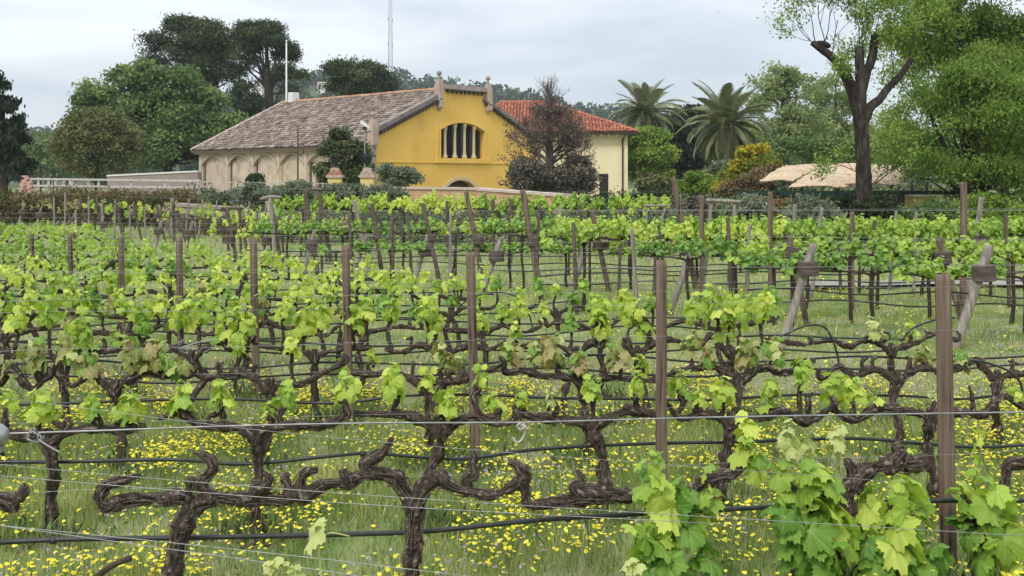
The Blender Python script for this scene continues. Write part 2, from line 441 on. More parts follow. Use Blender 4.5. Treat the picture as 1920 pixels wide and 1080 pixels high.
mat('foliage_olive', (.055, .070, .026), (.27, .28, .11), .35, 3, .8, attr=True, trans=.2, spec=.1, extra=[(.28, (.12, .10, .07)), (.6, (.155, .17, .065))])
mat('foliage_laurel', (.028, .042, .020), (.19, .22, .09), .8, 3, .8, attr=True, trans=.12, spec=.1, extra=[(.5, (.075, .10, .042))])
mat('foliage_sage', (.075, .095, .06), (.27, .30, .20), .9, 3, .8, attr=True, trans=.2, spec=.15, extra=[(.5, (.15, .18, .11))])
mat('foliage_gold', (.10, .15, .02), (.52, .38, .03), .5, 3, .7, attr=True, trans=.28, spec=.2, extra=[(.45, (.20, .24, .03)), (.7, (.38, .34, .03))])
mat('foliage_dusky', (.034, .036, .024), (.22, .19, .145), .8, 3, .85, attr=True, trans=.06, spec=.1, extra=[(.5, (.11, .10, .078))])
mat('foliage_dark', (.012, .020, .012), (.060, .080, .034), .8, 3, .85, attr=True, trans=.06, spec=.1)
mat('foliage_rust', (.05, .055, .025), (.26, .17, .09), .5, 3, .85, attr=True, trans=.15, spec=.1, extra=[(.35, (.07, .095, .035)), (.7, (.19, .13, .06))])
mat('dry_leaf', (.06, .045, .038), (.24, .18, .15), 2, 3, .8, attr=True, trans=.2, spec=.1)
mat('hill_tree', (.018, .036, .018), (.12, .15, .07), .02, 3, .9, attr=True, trans=.05, spec=.1, extra=[(.5, (.050, .075, .033))])
mat('hill_pale', (.06, .10, .035), (.20, .24, .10), .02, 3, .9, attr=True, trans=.1, spec=.1)

def bpt(px, y, d): return P(px, y, d)

def tree(name, label, cat, px, d, lobes_px, n, size, matn, seed, trunk=None, depthr=1.0, group=None, base_z=None, lim=.3, nlim=3, **kw):
    """lobes_px: (px, py, rx_px, ry_px[, depth offset]) in photo pixels at distance d, turned into metres"""
    s = d / F
    X = (px - 960) * s
    gz = float(ground_z(X, d)) if base_z is None else base_z
    root = empty(name, (X, d, gz), label, cat, group)
    lobes = []
    for q in lobes_px:
        lx, ly, rx, ry = q[:4]; off = q[4] if len(q) > 4 else 0
        lobes.append(((lx - px) * s, off, HC + (HOR - ly) * s - gz, rx * s, (rx + ry) * .5 * s * depthr, ry * s))
    rg = np.random.default_rng(seed + 99)
    mb = MB()
    zc = min(l[2] for l in lobes)
    top = max(l[2] + l[5] * .4 for l in lobes)
    tr = trunk or .03 * top
    zf = max(.5, min(l[2] - l[5] * .35 for l in lobes))
    cx = float(np.mean([l[0] for l in lobes]))
    V, G = sweep([(0, 0, -.3, tr * 1.25), (cx * .1, 0, zf * .5, tr), (cx * .4, 0, zf, tr * .85), (cx * .8, 0, (zf + top) / 2, tr * .45), (cx, 0, top, tr * .12)], 9, .08, seed, .5)
    mb.add(V, G)
    for l in lobes:
        for k in range(nlim):
            t = np.array([l[0], l[1], l[2]]) + rand_dirs(1, rg)[0] * np.array([l[3], l[4], l[5]]) * .6
            z0 = zf * rg.uniform(.75, 1.15); b0 = np.array([cx * .4, 0, z0])
            mid = b0 * .5 + t * .5 + np.array([0, 0, -.1 * l[5]])
            V, G = sweep([(*b0, tr * lim), (*mid, tr * lim * .6), (*t, tr * .06)], 5, 0, 0, .8); mb.add(V, G)
    mb.build('trunk', MATS['tree_bark'], root)
    crown('crown', lobes, n, size, matn, root, seed, **kw)
    return root

# ------------------------------------------------------------------ background trees
tree('cypress_tree', 'tall dark cypress cut off by the left edge of the picture', 'tree', 8, 62,
     [(0, 200, 24, 60), (8, 260, 36, 60), (10, 315, 44, 45), (-8, 160, 14, 40), (-45, 250, 40, 90), (30, 235, 14, 25), (38, 300, 16, 30)], 30000, .24, 'foliage_cypress', 1, per=50, clump=.22, shell=.45, aspect=.4, up=(0, 0, 1.2), subs=9)
tree('round_tree', 'round clipped tree with olive brown crown behind the pale rail fence', 'tree', 183, 78,
     [(180, 268, 82, 62), (185, 240, 60, 38), (150, 285, 50, 45), (222, 290, 44, 42)], 46000, .17, 'foliage_olive', 2, per=45, clump=.3, shell=.6, subs=0)
tree('broadleaf_tree', 'large bright green broadleaf tree left of the long tiled roof', 'tree', 320, 98,
     [(285, 135, 48, 30), (240, 170, 60, 45), (180, 175, 38, 35), (330, 170, 62, 45), (300, 215, 85, 60), (385, 215, 55, 55), (200, 215, 55, 50), (340, 280, 75, 55), (410, 250, 45, 45), (260, 270, 70, 55), (425, 285, 34, 35), (250, 120, 30, 16)], 130000, .30, 'foliage_mid', 3, per=60, clump=.45, shell=.5, droop=.3, trunk=.5, subs=6)
tree('umbrella_pine', 'broad dark pine rising behind the bright green broadleaf tree', 'tree', 395, 125,
     [(350, 70, 55, 42), (300, 88, 40, 28), (395, 85, 48, 45), (415, 120, 36, 34), (365, 115, 50, 35), (330, 110, 50, 30), (280, 75, 18, 14), (430, 95, 20, 20), (425, 140, 30, 22), (390, 150, 36, 20), (440, 70, 14, 14)], 80000, .36, 'foliage_pine', 4, per=50, clump=.62, shell=.45, aspect=.3, trunk=.55, flat=.5)
tree('tall_pine', 'tall open pine with a bare trunk beside the flagpole', 'tree', 507, 120,
     [(485, 62, 42, 26), (500, 85, 40, 26), (470, 75, 25, 25), (540, 105, 24, 24), (545, 140, 28, 16), (475, 120, 28, 12), (450, 110, 14, 12), (520, 130, 28, 14), (462, 160, 20, 9), (540, 168, 14, 10)], 46000, .34, 'foliage_pine', 5, per=45, clump=.5, shell=.4, aspect=.3, trunk=.55, holes=.25, flat=.5)
tree('slim_cypress', 'slim dark cypress between the two pines', 'tree', 447, 122,
     [(447, 175, 9, 30), (447, 205, 13, 22)], 4000, .35, 'foliage_cypress', 6, per=40, clump=.35, shell=.3, up=(0, 0, 1.2), aspect=.35)
tree('young_conifer', 'young conical conifer below the tall pine, left of the ridge', 'tree', 480, 118,
     [(480, 192, 14, 16), (480, 208, 24, 14)], 4500, .33, 'foliage_dark', 7, per=40, clump=.4, shell=.3)
tree('ridge_pine', 'dark domed pine peeking over the middle of the tiled ridge', 'tree', 670, 120,
     [(650, 135, 38, 26), (690, 140, 36, 24), (715, 160, 26, 20), (655, 165, 36, 20), (690, 168, 40, 18), (632, 122, 18, 10)], 42000, .32, 'foliage_pine', 8, per=45, clump=.5, shell=.5, aspect=.35, flat=.3)
tree('laurel_tree', 'bushy dark green laurel in front of the hall corner behind the gate piers', 'tree', 645, 57,
     [(632, 258, 20, 17), (622, 285, 22, 20), (655, 290, 30, 26), (674, 310, 18, 28), (622, 325, 28, 26), (655, 330, 38, 26), (604, 318, 14, 20)], 22000, .17, 'foliage_laurel', 9, per=40, clump=.24, shell=.4)
# make that one a little greener at the top with a second tuft of brighter leaves
tree('olive_bush', 'low silvery bush before the yellow wall left of the arched door', 'bush', 755, 55,
     [(728, 325, 16, 18), (760, 328, 26, 16), (778, 338, 12, 14), (745, 340, 36, 12)], 9000, .16, 'foliage_sage', 10, per=35, clump=.17, shell=.3)
tree('green_tree', 'fresh green tree beside the right corner of the cream house', 'tree', 1218, 92,
     [(1215, 262, 36, 24), (1205, 290, 32, 28), (1235, 295, 28, 28), (1225, 325, 34, 24), (1195, 320, 22, 26)], 24000, .27, 'foliage_bright', 11, per=45, clump=.42, shell=.45)
tree('rusty_shrub', 'loose olive shrub with orange tips right of the cream house', 'bush', 1222, 52,
     [(1220, 345, 26, 26), (1205, 362, 22, 20), (1240, 365, 22, 20)], 9500, .15, 'foliage_olive', 12, per=30, clump=.18, shell=.3, holes=.3)
tree('lime_bush', 'rounded yellow green bush between shrub and golden conifer', 'bush', 1305, 54,
     [(1305, 345, 28, 24), (1285, 358, 26, 20), (1325, 360, 20, 16)], 12000, .17, 'foliage_bright', 13, per=35, clump=.2, shell=.45)
tree('golden_conifer', 'cone shaped golden green conifer beside the reed roof', 'tree', 1412, 50,
     [(1415, 290, 26, 20), (1420, 315, 42, 24), (1395, 335, 44, 26), (1435, 330, 34, 22), (1375, 365, 40, 26)], 30000, .15, 'foliage_gold', 14, per=40, clump=.2, shell=.55)
tree('ivy_mound', 'mound of mixed ivy sloping down left of the reed roof', 'bush', 1390, 47,
     [(1440, 325, 32, 16), (1405, 345, 36, 20), (1370, 368, 32, 26), (1420, 370, 45, 26)], 18000, .14, 'foliage_rust', 15, per=36, clump=.17, shell=.6)
for k, (px_, y_, r_, lb) in enumerate([(1285, 262, 52, 'dark evergreen wall of leaves left of the large palm'), (1330, 300, 60, 'dark evergreen thicket behind the palm trunk'),
                                       (1300, 225, 30, 'pointed dark evergreen top behind the large palm'), (1430, 265, 40, 'dim green tree right behind the large palm')]):
    tree('evergreen_tree', lb, 'tree', px_, 104 + 4 * k, [(px_, y_, r_, r_ * .8), (px_ + 10, y_ + 40, r_ * .9, r_ * .8), (px_ - 12, y_ + 70, r_ * .8, 30)], 15000, .40, ['foliage_cypress', 'foliage_dark', 'foliage_cypress', 'foliage_mid'][k], 20 + k, per=40, clump=.6, shell=.4)
for k, (px_, d_, lobes_, lb) in enumerate([
        (1475, 92, [(1455, 150, 42, 32), (1490, 175, 50, 45), (1450, 205, 45, 45), (1500, 235, 50, 45), (1440, 260, 50, 40)], 'airy pale green poplar with slim stems right of the large palm'),
        (1570, 96, [(1545, 170, 36, 35), (1570, 205, 48, 45), (1550, 250, 55, 45), (1600, 265, 50, 45)], 'airy pale green poplar behind the pruned tree'),
        (1540, 74, [(1500, 285, 60, 28), (1560, 290, 60, 30), (1620, 285, 60, 32)], 'soft mid green tree above the reed roof')]):
    tree('poplar_tree', lb, 'tree', px_, d_, lobes_, [30000, 28000, 28000][k], [.26, .26, .22][k], ['foliage_poplar', 'foliage_poplar', 'foliage_mid'][k], 30 + k, per=22, clump=.42, shell=.25, holes=.55, subs=10, lim=.14)
tree('sage_bush', 'grey sage bush at the foot of the large palm', 'bush', 1352, 56, [(1352, 322, 24, 22), (1345, 345, 28, 20)], 6000, .14, 'foliage_sage', 36, per=30, clump=.2, shell=.3)

# low shrubs at the garden edge
for k, (px_, y_, rx_, ry_, m_, d_, lb) in enumerate([
        (400, 372, 40, 14, 'foliage_sage', 42, 'low grey green shrub below the blind arches, leftmost of the shrub strip'),
        (470, 362, 34, 22, 'foliage_sage', 44, 'loose silvery shrub below the third blind arch'),
        (555, 358, 40, 20, 'foliage_sage', 43, 'wide silvery shrub below the hall corner'),
        (640, 362, 44, 18, 'foliage_sage', 42, 'pale lavender shrub in front of the gate piers'),
        (720, 364, 36, 14, 'foliage_sage', 41, 'pale lavender shrub against the orange garden wall'),
        (475, 335, 10, 8, 'foliage_dark', 50, 'tiny round clipped bush on a stem before the blind arches'),
        (1310, 388, 26, 18, 'foliage_dusky', 31, 'dusky shrub at the left end of the green metal fence'),
        (1400, 392, 34, 22, 'foliage_sage', 29, 'grey feathery shrub left of the green fence posts'),
        (1520, 402, 38, 36, 'foliage_sage', 28, 'tall pale grey shrub inside the green metal fence'),
        (1475, 400, 24, 34, 'foliage_rust', 32, 'mottled climbing shrub behind the first green fence post'),
        (1640, 395, 30, 30, 'foliage_dark', 31, 'dark shrub right behind the pruned trunk'),
        (1590, 385, 26, 26, 'foliage_dark', 36, 'dark shrub left behind the pruned trunk'),
        (1740, 400, 50, 34, 'foliage_mid', 31, 'mid green shrub below the right end of the reed roof'),
        (1850, 395, 60, 40, 'foliage_bright', 33, 'light green shrub at the right edge behind the vines'),
        (1240, 392, 30, 14, 'foliage_dusky', 33, 'dusky low shrub behind the last vines of the far row')]):
    s = d_ / F
    tree('shrub', lb, 'shrub', px_, d_, [(px_, y_, rx_, ry_), (px_ - rx_ * .5, y_ + ry_ * .4, rx_ * .6, ry_ * .8), (px_ + rx_ * .5, y_ + ry_ * .3, rx_ * .6, ry_ * .8), (px_, y_ + ry_, rx_ * .9, ry_ * .9)],
         int(2400 + 140 * rx_ * ry_ / 20), .085 + d_ * .0012, m_, 50 + k, trunk=.03, per=26, clump=.16, shell=.2, up=(0, 0, .5), aspect=.4)

def hedge(name, label, pts, height, width, n, size, matn, seed, cat='hedge'):
    """a long low hedge along world points"""
    root = empty(name, (pts[0][0], pts[0][1], 0), label, cat)
    rg = np.random.default_rng(seed); pts = np.array(pts, float)
    seg = rg.integers(0, len(pts) - 1, n // 30); t = rg.random(n // 30)[:, None]
    c = pts[seg] * (1 - t) + pts[seg + 1] * t
    c[:, :2] += rg.normal(size=(len(c), 2)) * width * .35
    k = wob(c, .8, seed) * .18
    z = c[:, 2] + height * (rg.random(len(c)) ** .55 * .95 + k)
    C = np.repeat(np.stack([c[:, 0], c[:, 1], z], -1), 30, 0) + rg.normal(size=(len(c) * 30, 3)) * .13
    T = np.repeat(rg.random(len(c)), 30) * .6 + rg.random(len(C)) * .35
    V, Q, T = leaf_quads(C - np.array([pts[0][0], pts[0][1], 0]), size, rg, .5, None, T)
    link('foliage', np_mesh('foliage', V, [Q], MATS[matn], T, False), root)['kind'] = 'stuff'
    mb = MB()
    for q in range(14):
        a = pts[0] + (pts[-1] - pts[0]) * (q + .5) / 14 - np.array([pts[0][0], pts[0][1], 0])
        V, G = sweep([(a[0], a[1], a[2] - .1, .03), (a[0] + .05, a[1], a[2] + height * .6, .012)], 5); mb.add(V, G)
    mb.build('stem', MATS['tree_bark'], root)
    return root
def gpt(px, d): X = (px - 960) / F * d; return (X, d, float(ground_z(X, d)))
hedge('hedge', 'rust tinged hedge running along the foot of the pale rail fence', [gpt(-60, 44), gpt(160, 43), gpt(345, 41)], 1.42, 1.3, 42000, .11, 'foliage_rust', 70)
hedge('hedge', 'dark clipped hedge at the foot of the cream house', [gpt(935, 52), gpt(1100, 50), gpt(1260, 47)], 1.35, 1.4, 22000, .13, 'foliage_dark', 71)
hedge('tall_weeds', 'grey green weeds and dry stalks before the orange garden wall', [gpt(520, 31), gpt(760, 31), gpt(1000, 30), gpt(1290, 29)], 1.05, 1.6, 36000, .085, 'foliage_sage', 74, 'weeds')
hedge('tall_weeds', 'brownish weeds under the low pale wall at the left', [gpt(330, 36.5), gpt(560, 33)], .55, 1.2, 9000, .08, 'foliage_rust', 75, 'weeds')
hedge('hedge', 'dark shrubbery under and behind the reed roof', [gpt(1405, 50), gpt(1620, 49), gpt(1820, 48)], 1.75, 1.5, 26000, .15, 'foliage_laurel', 76)
hedge('hedge', 'blue green juniper hedge below the lime bush', [gpt(1255, 45), gpt(1380, 42)], 1.1, 1.4, 9000, .12, 'foliage_mid', 72)

# ------------------------------------------------------------------ bare tree before the yellow hall
rg = np.random.default_rng(41)
d0 = 55.0; X0 = (1030 - 960) / F * d0; z0 = float(ground_z(X0, d0)); s = d0 / F
bt = empty('bare_tree', (X0, d0, z0), 'half bare tree with spindly twigs before the yellow hall', 'tree')
mb = MB(); tips = []
def lz(y): return HC + (HOR - y) * s - z0
trunk_p = [(0, 0, -.2, .30), (.02, 0, lz(300), .22), (-.05, 0, lz(260), .17), (.0, 0, lz(215), .11), (-.1, 0, lz(175), .05), (-.05, 0, lz(142), .012)]
V, G = sweep(trunk_p, 8, .08, 3, .4); mb.add(V, G)
for k in range(84):
    z = rg.uniform(lz(335), lz(180)); f = (z - lz(330)) / (lz(185) - lz(330))
    a = rg.uniform(0, 2 * math.pi); out_ = (math.cos(a), math.sin(a) * .8, .35 + 1.5 * f)
    branches(mb, (0, 0, z), out_, rg.uniform(.85, 1.35) * (1.25 - .75 * f), .042 * (1.2 - .6 * f), 3, rg, .55, 4, .72, (2, 3), .3, tips, .25)
mb.build('trunk', MATS['dead_bark'], bt)
tp = np.array(tips); tp = tp[rg.random(len(tp)) < .85]
C = np.repeat(tp, 5, 0) + rg.normal(size=(len(tp) * 5, 3)) * .09
low = C[:, 2] < lz(200)
C = C[low]
V, Q, T = leaf_quads(C, .095, rg, .6, (0, 0, -.5))
link('foliage', np_mesh('foliage', V, [Q], MATS['dry_leaf'], T, False), bt)['kind'] = 'stuff'
for k, (px_, y_, rx_, ry_, lb) in enumerate([(985, 325, 44, 36, 'dusky bush left of the bare tree, against the yellow wall'), (1075, 318, 40, 50, 'tall dusky bush right of the bare tree, before the cream wall'), (1040, 345, 70, 24, 'dark low bush at the foot of the bare tree')]):
    tree('dusky_bush', lb, 'bush', px_, 54 + k * .6, [(px_, y_, rx_ * .8, ry_ * .7), (px_ - rx_ * .3, y_ + ry_ * .5, rx_ * .8, ry_ * .5), (px_ + rx_ * .35, y_ + ry_ * .4, rx_ * .7, ry_ * .6)], 11000, .13, 'foliage_dusky', 80 + k, per=26, clump=.25, shell=.25, holes=.25, trunk=.06)

# ------------------------------------------------------------------ palms
mat('palm_leaf', (.065, .090, .040), (.36, .38, .20), 1.0, 3, .6, attr=True, rand=True, trans=.12, spec=.35)
mat('palm_dry', (.14, .10, .05), (.34, .27, .16), 1.0, 3, .8, attr=True, rand=True, trans=.1)
mat('palm_trunk', (.06, .042, .036), (.20, .15, .12), 8, 5, .95, .9, 20, spec=.1, dist=.05)
def frond_mesh(L_, bend, seed, matn, hang=.5):
    rg = np.random.default_rng(seed); mb = MB()
    n = 14; pts = []; x = z = 0.0; a = 0.0
    for k in range(n + 1):
        pts.append((x, 0, z, .035 * (1 - .85 * k / n) * L_ / 3))
        a -= bend / n * (0.5 + 1.0 * k / n); x += math.cos(a) * L_ / n; z += math.sin(a) * L_ / n
    V, G = sweep(pts, 4); mb.add(V, G, .8)
    P_ = catmull(np.array(pts), L_ / 95)[:, :3]; m = len(P_)
    for sgn in (-1, 1):
        for k in range(4, m - 1):
            t = k / m; ll = L_ * .20 * math.sin(math.pi * min(1, .12 + t * .92)) ** .6 * rg.uniform(.85, 1.1)
            T_ = P_[k + 1] - P_[k]; T_ /= np.linalg.norm(T_)
            o = T_ * .75 + np.array([0, sgn * .85, .28 - hang * rg.uniform(.3, 1)]); o /= np.linalg.norm(o)
            c = P_[k]; wv = np.cross(o, (0, sgn * .2, 1)); wv = wv / np.linalg.norm(wv) * L_ * .0050
            e = c + o * ll; mid = c + o * ll * .5 + np.array([0, 0, .02])
            mb.add([c - wv, c + wv, mid + wv * 1.3, mid - wv * 1.3, e], [(0, 1, 2, 3), (3, 2, 4)], rg.random())
    return mb.mesh('frond', MATS[matn], False)
def palm(label, px, d, ycrown, rpx, ybase_trunk, tr, nf, seed, squash=1.0):
    s = d / F; X = (px - 960) * s; gz = float(ground_z(X, d)); zc = HC + (HOR - ycrown) * s - gz; L_ = rpx * s * 1.12
    root = empty('palm_tree', (X, d, gz), label, 'palm')
    mb = MB(); n = 30
    V, G = sweep([(0, 0, -.2, tr * 1.25), (0, 0, zc * .3, tr), (0, 0, zc * .8, tr), (0, 0, zc * .97, tr * 1.5), (0, 0, zc + .25, tr * .9)], 14, .16, seed, .12); mb.add(V, G)
    mb.build('trunk', MATS['palm_trunk'], root)
    meshes = [frond_mesh(L_, .85, seed, 'palm_leaf', .3), frond_mesh(L_ * 1.05, 1.35, seed + 1, 'palm_leaf', .6), frond_mesh(L_ * .95, 1.5, seed + 2, 'palm_leaf', .8), frond_mesh(L_ * .8, .9, seed + 3, 'palm_dry', 1.1)]
    rg = np.random.default_rng(seed)
    for k in range(nf):
        t = (k + .5) / nf; el_ = 82 - 138 * t ** .8 * squash; az_ = k * 137.508 + rg.uniform(-12, 12)
        mi = 0 if el_ > 50 else (1 if el_ > 5 else 2)
        if t > .93: mi = 3
        M = Matrix.Translation((0, 0, zc)) @ Matrix.Rotation(R(az_), 4, 'Z') @ Matrix.Rotation(R(-el_), 4, 'Y') @ Matrix.Rotation(R(rg.uniform(-25, 25)), 4, 'X') @ Matrix.Scale(rg.uniform(.85, 1.08), 4)
        link('frond', meshes[mi], root, M=M)
palm('smaller date palm with arching fronds behind the fresh green tree', 1210, 100, 212, 74, 0, .34, 64, 5, .95)
palm('large date palm with full drooping crown left of the poplars', 1363, 62, 232, 90, 0, .38, 96, 9, 1.12)

# ------------------------------------------------------------------ pruned tree and big elm on the right
def px_path(pts, d, dz=0):  # (px, py, radius px[, depth offset])
    o_ = []
    for q in pts:
        dd_ = d + (q[3] if len(q) > 3 else 0); p = P(q[0], q[1], dd_); o_.append((p[0], p[1], p[2], q[2] * dd_ / F))
    return o_
D1 = 31.0
base = P(1620, HOR, D1); base[2] = ground_z(base[0], base[1])
pt = empty('pruned_tree', base, 'heavily pruned dark tree with three cut limbs and new sprouts', 'tree')
mb = MB(); rg = np.random.default_rng(12)
gy_ = HOR + (HC - base[2]) / D1 * F
for path in ([(1624, gy_ + 12, 26), (1622, 420, 18), (1620, 340, 14.5), (1617, 270, 13), (1614, 222, 14.5), (1612, 195, 14)],
             [(1612, 228, 11), (1602, 185, 11), (1590, 150, 10), (1565, 112, 8), (1540, 92, 7), (1522, 80, 5)],
             [(1590, 152, 8), (1581, 140, 8), (1580, 130, 8)],
             [(1525, 84, 5), (1545, 82, 6), (1556, 88, 4)],
             [(1612, 218, 10), (1614, 170, 10), (1612, 125, 9), (1611, 88, 8)],
             [(1614, 180, 9), (1624, 140, 8), (1636, 105, 8), (1640, 65, 7)],
             [(1618, 225, 12), (1632, 200, 9), (1648, 188, 8), (1665, 165, 7, .6), (1690, 140, 6, 1.2), (1708, 112, 5, 1.6)]):
    p = np.array(px_path(path, D1)); p[:, :3] -= base
    V, G = sweep(p, 12, .10, 3, .12, flute=.05); mb.add(V, G)
mb.build('trunk', MATS['tree_bark'], pt)
tips = []
for (sx_, sy_, dx_, dz_, ln) in [(1530, 82, -.5, 1, 1.1), (1548, 84, -.2, 1, 1.3), (1560, 105, .1, 1, 1.1), (1580, 132, .1, 1, 1.0), (1612, 90, -.1, 1, .9), (1614, 92, .3, 1, .9), (1640, 66, .2, 1, .8),
                                 (1600, 180, -.6, .8, .8), (1620, 200, .4, .9, .9), (1636, 110, .5, .9, .9), (1545, 95, -.8, .6, 1.0), (1700, 120, .2, 1, 1.1), (1670, 160, .1, 1, 1.0), (1540, 90, .3, 1, 1.2),
                                 (1622, 300, .6, .4, .9), (1618, 330, -.5, .6, .7), (1630, 350, .9, .5, 1.1), (1640, 345, 1.0, .7, 1.2)]:
    q = P(sx_, sy_, D1) - base
    tw = MB(); branches(tw, q, (dx_, rg.uniform(-.5, .5), dz_), ln, .017, 3, rg, .5, 4, .78, (2, 3), .3, tips, .15); tw.build('twig', MATS['tree_bark'], pt)

tp = np.array(tips); C = np.repeat(tp, 9, 0) + rg.normal(size=(len(tp) * 9, 3)) * .12
V, Q, T = leaf_quads(C, .10, rg, .5, (0, 0, -.4))
link('foliage', np_mesh('foliage', V, [Q], MATS['foliage_elm'], T, False), pt)['kind'] = 'stuff'
print('sprout leaves', len(C))

tree('elm_tree', 'huge fresh green tree filling the upper right corner', 'tree', 1860, 36,
     [(1720, 40, 55, 50, -1), (1800, 20, 80, 60), (1880, 60, 80, 60, 1), (1740, 110, 50, 40), (1830, 130, 70, 50, -1), (1910, 170, 70, 60), (1730, 200, 55, 42), (1800, 210, 60, 45, -2), (1700, 250, 45, 32), (1770, 275, 60, 30, 1), (1870, 260, 70, 50), (1960, 80, 90, 90), (1990, 260, 90, 80), (1690, 0, 50, 30), (1820, -60, 140, 60), (1960, -80, 120, 70), (1740, 320, 45, 18), (1880, 330, 60, 35), (1690, 180, 34, 30, -2), (1780, 160, 60, 50, -2), (1850, 200, 70, 50, -3), (1700, 300, 60, 26, -1), (1810, 320, 70, 30, -2), (1900, 380, 50, 30, -1), (1760, 60, 60, 50, 2), (1840, 80, 70, 60, 2), (1670, 80, 34, 40), (1690, 140, 34, 30), (1676, 225, 30, 26), (1668, 290, 30, 26, 1), (1720, 260, 60, 40, 2)],
     340000, .11, 'foliage_elm', 90, per=34, clump=.28, shell=.15, droop=.6, holes=.2, up=(0, 0, -.7), aspect=.42, trunk=.34, depthr=.8, lim=.13, nlim=1, subs=9)
tree('elm_tree', 'darker green tree behind the huge one at the right edge', 'tree', 1900, 52,
     [(1850, 230, 90, 90), (1760, 290, 80, 50), (1930, 300, 100, 60), (1900, 120, 100, 80), (1700, 330, 60, 25)], 42000, .2, 'foliage_mid', 91, per=30, clump=.5, shell=.2, holes=.25, trunk=.3)

# ------------------------------------------------------------------ woods on the hills
rg = np.random.default_rng(77)
n = 4200
pxs = rg.uniform(-500, 1800, n); ds = 250 + 520 * rg.random(n) ** .75
keep = ~((pxs < 440) & (rg.random(n) < .35)); pxs, ds = pxs[keep], ds[keep]; n = len(ds)
X = (pxs - 960) / F * ds; Z = far_z(pxs, ds) + 2.0 * wob(np.stack([pxs * .02, ds * .02, 0 * pxs], -1), 1.3)
hgt = rg.uniform(4.5, 10, n); per = 24
dirs = rand_dirs(n * per, rg); rr = rg.uniform(.6, 1, n * per)[:, None]
C = np.repeat(np.stack([X, ds, Z + hgt * .55], -1), per, 0) + dirs * rr * np.repeat(np.stack([hgt * .42, hgt * .42, hgt * .5], -1), per, 0)
T = np.repeat(rg.random(n), per) * .6 + rg.random(n * per) * .35
V, Q, T = leaf_quads(C, 2.7, rg, .7, None, T)
fw = link('wooded_hillside', np_mesh('wooded_hillside', V, [Q], MATS['hill_tree'], T, False)); tag(fw, kind='stuff')

# mast and houses on the hill
mat('mast_white', (.55, .56, .58), rough=.6)
mat('mast_red', (.50, .24, .20), rough=.6)
ms_d = 740.0; bx = (732 - 960) / F * ms_d; bz = float(far_z(732, ms_d)) - 1
mast = empty('radio_mast', (bx, ms_d, bz), 'slim lattice radio mast standing on the hill ridge', 'radio mast')
H = 85.0; levels = 26
legs = [(-1, -1), (1, -1), (1, 1), (-1, 1)]
for k, (a, b) in enumerate(legs):
    mb = MB(); V, G = sweep([(a * 1.5, b * 1.5, 0, .16), (a * .8, b * .8, H, .13)], 5); mb.add(V, G); mb.build('leg', MATS['mast_white'], mast)
mb = MB()
for q in range(levels):
    z1, z2 = H * q / levels, H * (q + 1) / levels; w1, w2 = 1.5 - .7 * q / levels, 1.5 - .7 * (q + 1) / levels
    for k in range(4):
        a, b = legs[k], legs[(k + 1) % 4]
        for (u, z_u, v, z_v) in ((a, z1, b, z2), (b, z1, a, z2), (a, z2, b, z2)):
            wu, wv_ = (w1 if z_u == z1 else w2), (w2 if z_v == z2 else w1)
            V, G = sweep([(u[0] * wu, u[1] * wu, z_u, .09), (v[0] * wv_, v[1] * wv_, z_v, .09)], 3, cap=False); mb.add(V, G)
mb.build('bracing', MATS['mast_white'], mast)
mb = MB()
for z in (28, 46, 63): mb.box((1.6, -1.2, z), (.5, .5, 2.4)); mb.box((-1.5, -1.2, z + 1), (.5, .5, 2.2))
mb.build('antenna', MATS['mast_red'], mast)
mat('far_wall', (.62, .56, .50), (.74, .69, .62), 1, 3, .9)
mat('far_roof', (.42, .26, .19), (.55, .38, .28), 1, 3, .9)
mat('dark_glass', (.02, .022, .025), rough=.25, spec=.5)
for (px_, y_, d_, w_, h_, lb) in [(609, 160, 640, 8.5, 2.4, 'pale house with a flat red roof high on the hill left of the mast'), (482, 170, 600, 7, 2.8, 'pale house on the hill glimpsed between the pines')]:
    p = P(px_, y_, d_); hh = empty('hill_house', (p[0], p[1], p[2] - h_ * .5), lb, 'house')
    MB().box((0, 0, h_ * .5 - 2), (w_, 5, h_ + 4)).build('wall', MATS['far_wall'], hh, False)
    MB().add([(-w_/2-.3, -2.9, h_), (w_/2+.3, -2.9, h_), (w_/2+.3, 2.9, h_), (-w_/2-.3, 2.9, h_), (-w_/2, 0, h_+1.0), (w_/2, 0, h_+1.0)], [(0,1,5,4), (2,3,4,5), (3,0,4), (1,2,5), (0,3,2,1)]).build('roof', MATS['far_roof'], hh, False)
    for q in (-.28, .05, .3): MB().box((w_ * q, -2.52, h_ * .55), (.8, .1, 1.0)).build('window', MATS['dark_glass'], hh, False)
# valley trees glimpsed on the far left
for k, (px_, y_, r_) in enumerate([(75, 285, 26), (60, 310, 22), (100, 318, 24), (125, 300, 20), (92, 265, 18), (55, 262, 16)]):
    tree('valley_tree', ['soft green tree in the valley between cypress and round tree, highest one', 'hazy tree low beside the cypress', 'pale tree left of the round tree by the fence', 'small tree touching the round crown on its left', 'far hazy tree below the left skyline', 'hazy tree just right of the cypress top'][k],
         'tree', px_, 170 + 12 * k, [(px_, y_, r_, r_ * .7), (px_ + r_ * .5, y_ + r_ * .5, r_ * .8, r_ * .6)], 3800, .75, 'hill_pale' if k % 2 else 'foliage_mid', 120 + k, per=30, clump=.9, shell=.4)

